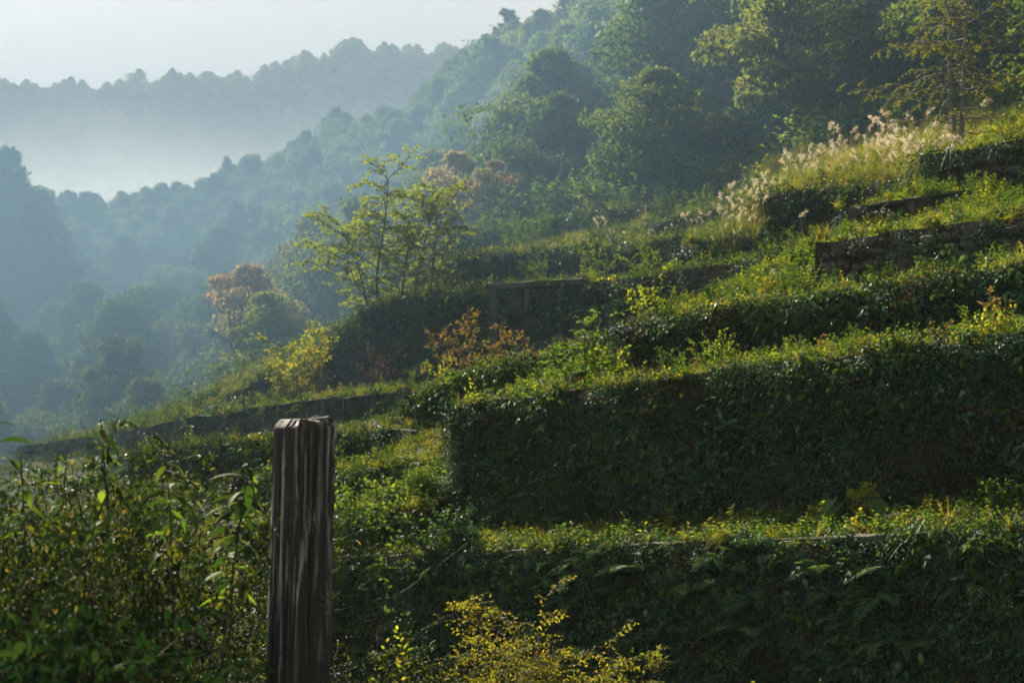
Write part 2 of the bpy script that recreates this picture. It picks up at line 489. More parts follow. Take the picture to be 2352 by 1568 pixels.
def open_tree(seed, H, stems, nlimb, limbL, ntw, twL, lL, lW, nlf, leafmat, barkmat='bark', f0=.3, tr=.05, limb_up=.35, droop=.2, lod=2, bias=(0, 0)):
    """Slender open tree whose trunks show: trunks > limbs > twigs > leaves in flat sprays."""
    rng = np.random.default_rng(seed)
    st, lf = MB(), MB()
    P, A, Nn = [], [], []
    for (bx, by, dx, dy, hh) in stems:
        tp = poly(rng, (bx, by, -.2), (dx, dy, 1), H * hh, 10, .06, .06)
        st.tube(tp, np.linspace(tr, tr * .2, len(tp)), 7)
        for k in range(nlimb):
            f = f0 + (1 - f0) * (k + rng.random() * .8) / nlimb
            p, d = along(tp, f)
            a = k * 2.4 + rng.uniform(-.6, .6)
            L = limbL * rng.uniform(.65, 1.15) * (1.15 - .75 * f)
            lb = poly(rng, p, (math.cos(a) + bias[0], math.sin(a) + bias[1], limb_up + .5 * f), L, 6, .12, 0, droop * .4)
            st.tube(lb, np.linspace(tr * .38, tr * .08, len(lb)), 4)
            for q in range(ntw):
                p2, d2 = along(lb, .15 + .85 * (q + rng.random() * .6) / ntw)
                sd = unit(np.cross(d2, (0, 0, 1.0))) * (1 if q % 2 else -1)
                tw = poly(rng, p2, d2 * .6 + sd * .8 + rng.normal(0, .25, 3), twL * rng.uniform(.6, 1.2), 4, .12, 0, droop)
                st.tube(tw, np.linspace(tr * .1, tr * .04, len(tw)), 3)
                for m in range(nlf):
                    p3, d3 = along(tw, .05 + .95 * (m + rng.random() * .5) / nlf)
                    s3 = unit(np.cross(d3, (0, 0, 1.0))) * (1 if m % 2 else -1)
                    P.append(p3); A.append(d3 * .5 + s3 + rng.normal(0, .3, 3) + np.array((0, 0, -.25))); Nn.append(np.array((0, 0, 1.0)) + rng.normal(0, .4, 3))
    n = len(P)
    lf.leaves(P, A, Nn, lL * rng.uniform(.6, 1.2, n), lW * rng.uniform(.7, 1.2, n), lod, r=rng.random(n))
    return [('trunk', st.mesh('trunk', M[barkmat], True)), ('crown', lf.mesh('crown', M[leafmat]))]


def frond_mesh(seed, L, W, npin, leafmat, arch=.55):
    """One fern frond along +X, arching down."""
    rng = np.random.default_rng(seed)
    mb = MB()
    t = np.linspace(0, 1, 9)
    pts = np.stack([L * t * (1 - .18 * t), .03 * L * np.sin(t * 4 + seed), L * (.55 * t - arch * 1.5 * t * t)], 1)
    mb.tube(pts, np.linspace(.0035, .001, 9), 3, .4)
    P, A, Nn, LL, WW = [], [], [], [], []
    for k in range(npin):
        f = .16 + .84 * k / npin
        p, d = along(pts, f)
        pl = W * (math.sin(math.pi * min(1, (f - .04) * .95)) ** .65 if f < .5 else (1.02 - f) / .52 * .98) + .012
        up = unit(np.cross(np.cross(d, (0, 0, 1.0)), d))
        for s in (-1, 1):
            sd = unit(np.cross(up, d)) * s
            P.append(p); A.append(sd + d * .42 + up * rng.normal(-.05, .08)); Nn.append(up + rng.normal(0, .12, 3)); LL.append(pl * rng.uniform(.9, 1.08)); WW.append(min(pl * .30, L / npin * .95))
    mb.leaves(P, A, Nn, LL, WW, 1, droop=.15, r=rng.random(len(P)))
    return mb.mesh('frond', M[leafmat])


def long_leaf_mesh(seed, L, W, leafmat, droop=.9):
    """A long lance-shaped leaf along +X, folded on its midrib and drooping."""
    n = 7
    t = np.linspace(0, 1, n)
    x = L * np.sin(t * droop) / droop; z = -L * (1 - np.cos(t * droop)) / droop
    w = W * .5 * np.sin(np.pi * np.clip(t, .03, .985) ** .8) ** .8
    mid = np.stack([x, np.zeros(n), z], 1)
    rows = [np.stack([mid + np.array((0, -1, 0)) * w[:, None] + np.array((0, 0, .28)) * w[:, None], mid, mid + np.array((0, 1, 0)) * w[:, None] + np.array((0, 0, .28)) * w[:, None]], 1)][0]
    mb = MB()
    mb.grid(rows, (seed * .37) % 1)
    return mb.mesh('leaf', M[leafmat], True)


# small plants used by the ground cover
def herb_mesh(seed, H, nst, nlf, lL, lW, mat, lod=1, spread=.4):
    rng = np.random.default_rng(seed)
    lf = MB()
    P, A, Nn = [], [], []
    for s in range(nst):
        a = rng.uniform(0, 6.283); r0 = rng.uniform(0, .35) * H
        st = poly(rng, (math.cos(a) * r0, math.sin(a) * r0, 0), (math.cos(a) * spread, math.sin(a) * spread, 1), H * rng.uniform(.55, 1.1), 5, .15, 0, .15)
        lf.tube(st, np.linspace(.004, .0015, len(st)), 3, .2)
        for k in range(nlf):
            p, d = along(st, .12 + .88 * (k + rng.random() * .5) / nlf)
            b = rng.uniform(0, 6.283)
            P.append(p); A.append((math.cos(b), math.sin(b), rng.normal(.1, .3))); Nn.append(np.array((0, 0, 1.0)) + rng.normal(0, .4, 3))
    n = len(P)
    lf.leaves(P, A, Nn, lL * rng.uniform(.55, 1.2, n), lW * rng.uniform(.7, 1.2, n), lod, r=rng.random(n))
    return lf.mesh('herb', M[mat])


def tuft_mesh(seed, H, n, w, mat):
    rng = np.random.default_rng(seed)
    mb = MB()
    for k in range(n):
        a = rng.uniform(0, 6.283); h = H * rng.uniform(.5, 1.1); ln = rng.uniform(.25, .95)
        t = np.linspace(0, 1, 5)
        out = ln * h * t ** 1.6
        c, s = math.cos(a), math.sin(a)
        x0, y0 = rng.normal(0, .06 * H, 2)
        mid = np.stack([x0 + c * out, y0 + s * out, h * (t - .28 * ln * t * t * 1.6)], 1)
        ww = (w * (1 - t * .92))[:, None] * np.array((-s, c, 0))
        mb.grid(np.stack([mid - ww * .5, mid + ww * .5], 1), rng.random())
    return mb.mesh('tuft', M[mat])


def sprig_mesh(seed, L, nst, nlf, lL, lW, mat, lod=1):
    """Climber sprig hanging on a wall face: x along the wall, -y outwards, z up."""
    rng = np.random.default_rng(seed)
    mb = MB()
    P, A, Nn = [], [], []
    for s in range(nst):
        a = rng.uniform(-2.6, 2.6)
        st = poly(rng, (rng.normal(0, .05), .0, 0), (math.sin(a), -.12, -math.cos(a) * .8), L * rng.uniform(.6, 1.1), 5, .2, 0, .12)
        st[:, 1] = np.clip(st[:, 1], -.12, -.005)
        mb.tube(st, .0025, 3, .1)
        for k in range(nlf):
            p, d = along(st, (k + rng.random() * .6) / nlf)
            P.append(p + np.array((0, -rng.uniform(.0, .07), 0)) + rng.normal(0, .015, 3)); A.append((rng.normal(0, .8), -rng.uniform(.1, .7), -rng.uniform(.1, 1))); Nn.append((rng.normal(0, .4), -1, rng.uniform(.2, 1.1)))
    n = len(P)
    mb.leaves(P, A, Nn, lL * rng.uniform(.5, 1.25, n), lW * rng.uniform(.6, 1.2, n), lod, r=rng.random(n))
    return mb.mesh('sprig', M[mat])


def clump_mesh(seed, n, L, R, mat):
    """Moss and tiny leaves pressed on a wall face."""
    rng = np.random.default_rng(seed)
    mb = MB()
    P = np.stack([rng.normal(0, R, n), -np.abs(rng.normal(0, .02, n)), rng.normal(0, R * .8, n)], 1)
    A = np.stack([rng.normal(0, .8, n), -rng.uniform(.2, .9, n), rng.normal(-.4, .6, n)], 1)
    mb.leaves(P, A, np.stack([rng.normal(0, .5, n), -np.ones(n), rng.uniform(0, 1, n)], 1), L * rng.uniform(.5, 1.3, n), L * .6 * rng.uniform(.6, 1.3, n), 1, r=rng.random(n))
    for k in range(3):
        a = rng.uniform(-1.2, 1.2)
        st = poly(rng, (rng.normal(0, R), -.01, R), (math.sin(a), -.15, -1), R * 3, 5, .25)
        st[:, 1] = np.clip(st[:, 1], -.1, -.005)
        mb.tube(st, .003, 3, .95)
    return mb.mesh('clump', M[mat])


def proto_col(name, meshes):
    c = bpy.data.collections.new(name)
    for i, me in enumerate(meshes):
        o = bpy.data.objects.new(f'{name}_{i:02d}', me)
        c.objects.link(o)
    return c


def scatter(name, P, rot, scl, idx, col, label=None, cat=None):
    """Ground cover nobody could count: one object whose points carry plants."""
    me = bpy.data.meshes.new(name)
    P = np.asarray(P, np.float32)
    me.vertices.add(len(P)); me.vertices.foreach_set('co', P.ravel())
    for nm, tp, dat, key in (('rot', 'FLOAT_VECTOR', np.asarray(rot, np.float32).ravel(), 'vector'), ('scl', 'FLOAT', np.asarray(scl, np.float32), 'value'), ('idx', 'INT', np.asarray(idx, np.int32), 'value')):
        a = me.attributes.new(nm, tp, 'POINT'); a.data.foreach_set(key, dat)
    me.update()
    o = put(name, me)
    ng = bpy.data.node_groups.new(name, 'GeometryNodeTree')
    ng.interface.new_socket('Geometry', in_out='INPUT', socket_type='NodeSocketGeometry')
    ng.interface.new_socket('Geometry', in_out='OUTPUT', socket_type='NodeSocketGeometry')
    N, L = ng.nodes, ng.links
    gi, go = N.new('NodeGroupInput'), N.new('NodeGroupOutput')
    ci = N.new('GeometryNodeCollectionInfo'); ci.inputs['Collection'].default_value = col
    ci.inputs['Separate Children'].default_value = True; ci.inputs['Reset Children'].default_value = True
    ip = N.new('GeometryNodeInstanceOnPoints'); ip.inputs['Pick Instance'].default_value = True

    def attr(nm, dt):
        n = N.new('GeometryNodeInputNamedAttribute'); n.data_type = dt; n.inputs['Name'].default_value = nm
        return n.outputs['Attribute']
    er = N.new('FunctionNodeEulerToRotation')
    L.new(attr('rot', 'FLOAT_VECTOR'), er.inputs[0])
    L.new(gi.outputs[0], ip.inputs['Points']); L.new(ci.outputs[0], ip.inputs['Instance'])
    L.new(er.outputs[0], ip.inputs['Rotation']); L.new(attr('scl', 'FLOAT'), ip.inputs['Scale']); L.new(attr('idx', 'INT'), ip.inputs['Instance Index'])
    L.new(ip.outputs[0], go.inputs[0])
    md = o.modifiers.new('scatter', 'NODES'); md.node_group = ng
    return tag(o, label, cat, None, 'stuff')

# ------------------------------------------------------------------ terraces: walls (pixel traces with a line c each)
WALLS = {
    'lowest':   (16.7, [(760, 1292, 1640), (1020, 1275, 1640), (1600, 1250, 1660), (2352, 1222, 1700), (2750, 1203, 1720)]),
    'low_end':  (18.0, [(560, 1215, 1300), (770, 1186, 1290), (930, 1178, 1280)]),
    'main':     (19.0, [(1042, 942, 1250), (1500, 880, 1225), (1900, 825, 1205), (2352, 772, 1180), (2750, 722, 1160)]),
    'left_low': (20.5, [(540, 1102, 1185), (800, 1086, 1182), (985, 1064, 1170)]),
    'second':   (22.0, [(1420, 752, 870), (1600, 722, 850), (1860, 692, 815), (2352, 612, 745), (2750, 560, 700)]),
    'bank':     (23.0, [(300, 1040, 1090), (500, 1020, 1088), (700, 1004, 1082), (945, 985, 1062)]),
    'hedge':    (24.0, [(946, 912, 1002), (1100, 858, 960), (1280, 815, 905), (1400, 792, 885)]),
    'rubble':   (24.5, [(1870, 556, 655), (2100, 525, 652), (2352, 488, 625), (2750, 440, 590)]),
    'panel':    (27.0, [(40, 1026, 1055), (300, 987, 1034), (460, 957, 1024), (620, 932, 1012), (745, 916, 998), (942, 903, 990)]),
    'stub':     (28.5, [(1945, 480, 524), (2095, 456, 508), (2220, 440, 500)]),
    'top':      (30.5, [(2112, 357, 448), (2352, 320, 432), (2750, 265, 405)]),
    'vine':     (31.5, [(670, 868, 905), (760, 800, 905), (800, 752, 905), (850, 708, 902), (1000, 684, 892), (1122, 664, 862)]),
    'slab':     (31.45, [(1122, 660, 862), (1345, 654, 842), (1500, 630, 805), (1640, 610, 765), (1850, 582, 705)]),
    'grass':    (34.0, [(1745, 455, 530), (1900, 442, 520), (2115, 432, 505)]),
    'upper':    (36.0, [(1040, 598, 662), (1310, 576, 656), (1450, 566, 650), (1690, 534, 612)]),
    'ledge':    (38.5, [(1500, 516, 568), (1672, 482, 538)]),
    'back_low': (42.0, [(1060, 548, 596), (1260, 508, 556), (1490, 472, 520)]),
    'step':     (33.2, [(1555, 566, 610), (1640, 552, 596), (1760, 532, 576)]),
    'ruin':     (48.0, [(1495, 358, 430), (1660, 314, 425), (1900, 255, 405)]),
}
WL = {}
for k, (c, tr) in WALLS.items():
    u = np.array([at_c(p, t, c)[0] for p, t, b in tr])
    zt = np.array([at_c(p, t, c)[1] for p, t, b in tr])
    zb = np.array([at_c(p, b, c)[1] for p, t, b in tr])
    WL[k] = (c, u, zb, zt)

# hill heights by picture column and distance
HT = {
    -900: [(40, 3), (70, 5), (120, 14), (240, 52), (300, 40), (400, 60), (480, 170), (620, 175)],
    -300: [(46, 4.2), (70, 6), (110, 20), (240, 64), (300, 44), (400, 62), (480, 170), (620, 175)],
    120: [(46, 5.8), (70, 6), (110, 20), (235, 63), (300, 46), (400, 64), (480, 170), (620, 175)],
    500: [(43, 7), (70, 9), (120, 25), (235, 67), (300, 50), (400, 70), (480, 176), (620, 175)],
    700: [(45, 8.5), (70, 12), (120, 29), (230, 71), (300, 54), (400, 72), (480, 181), (620, 180)],
    900: [(46, 11), (70, 14), (120, 32), (215, 71), (290, 60), (400, 78), (480, 184), (620, 185)],
    1100: [(38, 10.5), (48, 13.2), (70, 17), (120, 37), (200, 74), (280, 66), (400, 84), (480, 184), (620, 185)],
    1250: [(38, 11.5), (49, 14.6), (70, 19), (120, 40), (200, 76), (300, 100), (480, 170), (620, 180)],
    1500: [(36, 11.5), (50, 16), (70, 23), (120, 48), (200, 84), (300, 108), (480, 165), (620, 175)],
    1900: [(34, 12.0), (48, 17.0), (70, 27), (120, 52), (200, 84), (300, 108), (480, 165), (620, 175)],
    2352: [(32, 12.0), (42, 15.4), (70, 28), (120, 52), (200, 84), (300, 108), (480, 165), (620, 175)],
    3200: [(38, 15.8), (70, 30), (120, 54), (200, 84), (300, 108), (480, 165), (620, 175)],
}
HK = np.array(sorted(HT))
HD = np.linspace(30, 620, 296)
HZ = np.stack([np.interp(HD, [a for a, b in HT[k]], [b for a, b in HT[k]]) for k in HK])


def zH(x, y):
    x = np.asarray(x, float); y = np.asarray(y, float)
    p = np.clip(px_of(x, y), HK[0], HK[-1] - 1e-3)
    i = np.clip(np.searchsorted(HK, p, 'right') - 1, 0, len(HK) - 2)
    f = (p - HK[i]) / (HK[i + 1] - HK[i])
    d = np.clip(y, HD[0], HD[-1] - 1e-3)
    j = np.clip(np.searchsorted(HD, d, 'right') - 1, 0, len(HD) - 2)
    g = (d - HD[j]) / (HD[j + 1] - HD[j])
    z = (HZ[i, j] * (1 - f) + HZ[i + 1, j] * f) * (1 - g) + (HZ[i, j + 1] * (1 - f) + HZ[i + 1, j + 1] * f) * g
    rough = np.clip((y - 55) / 60, 0, 1)
    return z + rough * fbm(x, y, 5, 1 / 60., 4) * 2.2


CEND = 64.0
us = set(np.round(np.arange(-75, 16.01, .45), 3)); cs = set(np.round(np.concatenate([np.arange(-60, 12, 4.0), np.arange(12, CEND + .1, .45)]), 3))
for k, (c, u, zb, zt) in WL.items():
    us |= {round(u[0] - .03, 3), round(u[0] + .02, 3), round(u[-1] - .02, 3), round(u[-1] + .03, 3)}
    cs |= {round(c - .02, 3), round(c + .30, 3)}
US, CS = np.array(sorted(us)), np.array(sorted(cs))
ZG = np.zeros((len(US), len(CS)))
for i, u in enumerate(US):
    pr = [(-60, -1.5), (0, 0.0), (10, 0.35), (14.5, .75 if u > -20 else .4)]
    last = 14.5
    for k, (c, wu, zb, zt) in sorted(WL.items(), key=lambda q: q[1][0]):
        if wu[0] - .01 <= u <= wu[-1] + .01 and c > last + .4:
            b, t = np.interp(u, wu, zb), np.interp(u, wu, zt)
            if k == 'lowest':
                b = max(b, .55)
            pr += [(c - .02, max(b, pr[-1][1] - .3)), (c + .30, max(t - .07, pr[-1][1]))]
            last = c + .3
    for c in (40, 46, 51, 55, 60, 64, 70):
        if c > last + 4 and (c > 50 or u < -32):
            x, y = uc2w(u, c)
            if y > 38:
                pr.append((c, float(zH(x, y))))
    ZG[i] = np.interp(CS, [a for a, b in pr], [b for a, b in pr])
mask = np.ones_like(ZG)
for k, (c, wu, zb, zt) in WL.items():
    inside = (US > wu[0] - .3) & (US < wu[-1] + .3)
    mask *= 1 - inside[:, None] * np.exp(-((CS - c) / .5) ** 2)[None, :]
UU, CC = np.meshgrid(US, CS, indexing='ij')
ZG += fbm(UU, CC, 9, .22, 4) * .12 * mask * (CC > 10)


def zG(u, c):
    u = np.clip(np.asarray(u, float), US[0], US[-1] - 1e-4); c = np.clip(np.asarray(c, float), CS[0], CS[-1] - 1e-4)
    i = np.searchsorted(US, u, 'right') - 1; j = np.searchsorted(CS, c, 'right') - 1
    f = (u - US[i]) / (US[i + 1] - US[i]); g = (c - CS[j]) / (CS[j + 1] - CS[j])
    return (ZG[i, j] * (1 - f) + ZG[i + 1, j] * f) * (1 - g) + (ZG[i, j + 1] * (1 - f) + ZG[i + 1, j + 1] * f) * g


def ground(x, y):
    u, c = w2uc(np.asarray(x, float), np.asarray(y, float))
    near = (c < CEND) & (u > US[0]) & (u < US[-1])
    return np.where(near, zG(u, c), zH(x, y))


mb = MB()
X, Y = uc2w(UU, CC)
mb.grid(np.stack([X, Y, ZG], -1))
tag(put('terrace_ground', mb.mesh('terrace_ground', M['soil'], True)), 'overgrown earth of the stepped terraces between the walls', 'ground', kind='structure')
# the hills: a sheet by direction and distance, sunk a little where the terraces lie on top of it
pxs = np.linspace(-900, 3200, 240)
ds = np.concatenate([np.linspace(40, 130, 60), np.linspace(133, 520, 130)])
PX, DD = np.meshgrid(pxs, ds, indexing='ij')
X = (PX - 1176) / F * DD * 1.018
Zh = zH(X, DD)
u_, c_ = w2uc(X, DD)
inner = (u_ > US[0]) & (u_ < US[-1])
sink = np.where(inner, np.clip((CEND - c_ + 2) / 3, 0, 1) * 1.5, 0) * 1.0
mb = MB(); mb.grid(np.stack([X, DD, Zh - sink], -1))
keep = ~(inner & (c_ < CEND - 3.0)).ravel()
mb.T[0] = mb.T[0][keep[mb.T[0]].any(1)]
tag(put('hillside', mb.mesh('hillside', M['soil'], True)), 'wooded hillside and far mountain ridge above the valley', 'hillside', kind='structure')
mb = MB(); g = np.linspace(-420, 420, 25); g2 = np.linspace(-70, 519, 25)
GX, GY = np.meshgrid(g, g2, indexing='ij')
mb.grid(np.stack([GX, GY, np.full_like(GX, -2.2)], -1))
tag(put('valley_floor', mb.mesh('valley_floor', M['soil'])), 'dark valley floor below the terraces', 'ground', kind='structure')

# ------------------------------------------------------------------ the walls
WT = {
    'lowest': ('lowest concrete wall with ferns hanging down its dark face', 'concrete'),
    'low_end': ('short mossy wall end showing just beside the wooden post', 'concrete'),
    'main': ('large ivy covered concrete wall, second from the bottom, with square end', 'concrete'),
    'left_low': ('low sunlit wall between the wooden post and the large wall end', 'concrete'),
    'second': ('leafy wall directly above the large ivy covered wall', 'concrete'),
    'bank': ('low grassy bank wall running behind the top of the wooden post', 'concrete'),
    'hedge': ('wall smothered in bright leaves, its sunlit end meeting the grey panel wall', 'concrete'),
    'rubble': ('rough stone wall with square end and yellow leaves along its top', 'concrete'),
    'panel': ('long grey wall with upright ribs and pale top rail behind the post', 'concrete'),
    'stub': ('short dark bare concrete stub below the plumed grass', 'concrete'),
    'top': ('highest dark wall under the tree with the bent trunk', 'concrete'),
    'vine': ('tall bank wall hung with green vines, curving down at its end', 'concrete'),
    'slab': ('bare grey concrete wall with jutting slab at its end', 'concrete'),
    'grass': ('dark green overgrown wall under the plumed grass', 'concrete'),
    'upper': ('low vine covered wall on the terrace behind the jutting slab', 'concrete'),
    'ledge': ('small ledge wall among grass above the low vine covered wall', 'concrete'),
    'back_low': ('bush covered low wall of the rearmost hazy terrace', 'concrete'),
    'step': ('short weedy step wall above the bare grey wall', 'concrete'),
    'ruin': ('shadowed wall of a ruin with bushes on its top at the wood edge', 'concrete'),
}
THK = .30


def wall_mesh(name, step, amp, seed, drop=.6):
    c, wu, zb, zt = WL[name]
    n = max(4, int((wu[-1] - wu[0]) / step) + 1)
    u = np.linspace(wu[0], wu[-1], n)
    b = np.interp(u, wu, zb) - drop; t = np.interp(u, wu, zt) + fbm(u, u * 0, seed, .35, 5) * amp * .9
    b = np.minimum(b, t - .1)
    nv = 9
    w = np.linspace(0, 1, nv)
    mbw = MB()

    def face(off, a):
        UUw = np.repeat(u[:, None], nv, 1); Zw = b[:, None] + (t - b)[:, None] * w[None]
        Cw = c + off + fbm(UUw, Zw, seed + 3, .6, 5) * amp * a
        Cw = Cw + .02 * (w[None] - .5) * np.ones_like(Cw)
        x, y = uc2w(UUw, Cw)
        return np.stack([x, y, Zw], -1)
    f, k = face(0, 1.0), face(THK, .5)
    mbw.grid(f); mbw.grid(k, flip=True)
    mid = (f[:, -1] + k[:, -1]) / 2 + np.array((0, 0, .03))
    mbw.grid(np.stack([f[:, -1], mid, k[:, -1]], 1))
    mbw.grid(np.stack([f[0], k[0]], 0), flip=True); mbw.grid(np.stack([f[-1], k[-1]], 0))
    return mbw.mesh('wall_body', M['concrete'])


def slab_mesh(L, h, w, seed):
    rng = np.random.default_rng(seed)
    mbs = MB()
    n = 8
    x = np.linspace(-L / 2, L / 2, n)
    rows = []
    for (yy, zz) in ((w * .5, 0), (-w * .5, 0), (-w * .5, h * .8), (-w * .42, h), (w * .5, h), (w * .5, 0)):
        rows.append(np.stack([x, yy + rng.normal(0, .008, n), zz + rng.normal(0, .008, n)], 1))
    rows[-1] = rows[0]
    G = np.stack(rows, 1)
    mbs.grid(G)
    for e, fl in ((0, False), (-1, True)):
        pts = G[e, :5]
        mbs.add(pts, [[0, 1, 2], [0, 2, 3], [0, 3, 4]] if fl else [[0, 2, 1], [0, 3, 2], [0, 4, 3]])
    return mbs.mesh('coping', M['coping'])


WALL_OBJ = {}
for i, (k, (lab, mt)) in enumerate(WT.items()):
    c, wu, zb, zt = WL[k]
    near = c < 23
    x, y = uc2w(wu[0], c)
    t = thing('retaining_wall', lab, 'wall', (x, y, zb[0]))
    me = wall_mesh(k, .22 if near else .4, .06 if near else .06, 40 + i, 1.2 if k == 'lowest' else .5)
    o = put('wall_body', me, t); o.location = (-x, -y, -zb[0])
    WALL_OBJ[k] = t


def on_wall(k, u, off=0.0):
    c, wu, zb, zt = WL[k]
    x, y = uc2w(u, c + off)
    b = WALL_OBJ[k].location
    return np.array((x - b.x, y - b.y, np.interp(u, wu, zb) - b.z)), np.interp(u, wu, zt) - b.z


def add_coping(k, L, h, over, u0=None, u1=None, seed=1, name='coping', gap=.02, some=1.0):
    c, wu, zb, zt = WL[k]
    u0 = wu[0] if u0 is None else u0; u1 = wu[-1] if u1 is None else u1
    n = max(1, int((u1 - u0) / L)); L = (u1 - u0) / n
    me = [slab_mesh(L - gap, h, THK + over * 2, seed + q) for q in range(3)]
    rs_ = np.random.default_rng(seed)
    for q in range(n):
        if rs_.random() > some:
            continue
        u = u0 + L * (q + .5)
        p, zt_ = on_wall(k, u, THK / 2 - over * .3)
        za, zc = np.interp(u - L / 2, wu, zt), np.interp(u + L / 2, wu, zt)
        o = put(name, me[q % 3], WALL_OBJ[k], (p[0], p[1], zt_ - .03), (rs_.normal(0, .03), -math.atan2(zc - za, L) + rs_.normal(0, .012), WALL_ANG + rs_.normal(0, .012)))


add_coping('main', 1.25, .09, .04, seed=3, some=.4)
add_coping('lowest', 1.3, .08, .04, seed=9, some=.4)
add_coping('slab', 2.6, .17, .12, u1=WL['slab'][1][1], seed=15)
add_coping('panel', 2.2, .06, .05, u0=WL['panel'][1][3], seed=21)
add_coping('stub', 1.2, .06, .02, seed=27)
# upright ribs of the panel wall, the end post, the ribs of the bare slab wall
mb = MB(); mb.grid(np.array([[(x, y, z) for z in (0, .45, .9, 1.12)] for x, y in ((-.07, 0), (-.06, -.09), (.06, -.09), (.07, 0))], float)); mb.add([(-.06, -.09, 1.12), (.06, -.09, 1.12), (.07, 0, 1.12), (-.07, 0, 1.12)], [[0, 1, 2], [0, 2, 3]])
rib = mb.mesh('rib', M['coping'])
for pxr in (330, 520, 640, 745, 790, 845, 893, 920):
    u = at_c(pxr, 950, 27.0)[0]
    p, zt_ = on_wall('panel', u, -.0)
    put('rib', rib, WALL_OBJ['panel'], (p[0], p[1], p[2] - .1), (0, 0, WALL_ANG), (1 if pxr in (745, 920) else .55, 1 if pxr in (745, 920) else .4, (zt_ - p[2] + .05) / 1.12))
for pxr in (1140, 1215, 1290):
    u = at_c(pxr, 700, 31.45)[0]
    p, zt_ = on_wall('slab', u, -.0)
    put('rib', rib, WALL_OBJ['slab'], (p[0], p[1], p[2] - .1), (0, 0, WALL_ANG), (2.6 if pxr == 1140 else 1.3, 2.2 if pxr == 1140 else .9, (zt_ - p[2] + .02) / 1.12))
pe = at_c(942, 895, 26.9)
mb = MB()
mb.grid(np.array([[(x, y, z) for z in (0, .4, .8, 1.02)] for x, y in ((-.1, .1), (-.1, -.1), (.1, -.1), (.1, .1), (-.1, .1))], float)); mb.add([(-.1, -.1, 1.02), (.1, -.1, 1.02), (.1, .1, 1.02), (-.1, .1, 1.02)], [[0, 1, 2], [0, 2, 3]])
x, y = uc2w(pe[0], 26.75)
ep = thing('concrete_post', 'short square concrete post at the sunlit end of the grey panel wall', 'post', (x, y, pe[1] - .98), WALL_ANG)
put('shaft', mb.mesh('shaft', M['coping']), ep)

# the stones of the rubble wall, each its own
def stone_mesh(seed):
    rng = np.random.default_rng(seed)
    a, b = 6, 4
    th = np.linspace(0, 2 * math.pi, a + 1)[:-1] + rng.normal(0, .18, a)
    mbs = MB()
    sq = 1 / np.maximum(np.abs(np.cos(th)), np.abs(np.sin(th))) ** .75
    V = []
    for r, d in ((1.0, .06), (1.0, -.02), (.72, -.055), ):
        V.append(np.stack([np.cos(th) * sq * r * .5, np.full(a, d) + rng.normal(0, .008, a), np.sin(th) * sq * r * .5], 1))
    V = np.concatenate(V + [np.array([[0, -.065, 0]])])
    T = []
    for ring in range(2):
        for q in range(a):
            q2 = (q + 1) % a
            T += [[ring * a + q, ring * a + q2, ring * a + a + q2], [ring * a + q, ring * a + a + q2, ring * a + a + q]]
    for q in range(a):
        T.append([2 * a + q, 2 * a + (q + 1) % a, 3 * a])
    mbs.add(V, T)
    return mbs.mesh('stone', M['stone'])


stones = [stone_mesh(s) for s in range(7)]


def lay_stones(k, seed, reach, big=1.0):
    rng = np.random.default_rng(seed)
    c, wu, zb, zt = WL[k]
    zz = .02
    while zz < 1.2:
        hrow = rng.uniform(.17, .23) * big
        u = wu[0] + rng.uniform(.0, .15)
        while u < min(wu[-1], wu[0] + reach):
            wst = rng.uniform(.13, .36) * big
            p, zt_ = on_wall(k, u + wst / 2, -.012 + rng.uniform(-.025, .02))
            if p[2] + zz + hrow < zt_ - .02:
                put('stone', stones[rng.integers(7)], WALL_OBJ[k], (p[0], p[1], p[2] + zz + hrow / 2 + rng.normal(0, .028)), (rng.normal(0, .08), rng.normal(0, .3), WALL_ANG), (wst * rng.uniform(.8, 1.08), rng.uniform(.5, 1.2), hrow * rng.uniform(.78, 1.18)))
            u += wst
        zz += hrow


lay_stones('rubble', 77, 7.2)
lay_stones('top', 78, 5.5, 1.25)

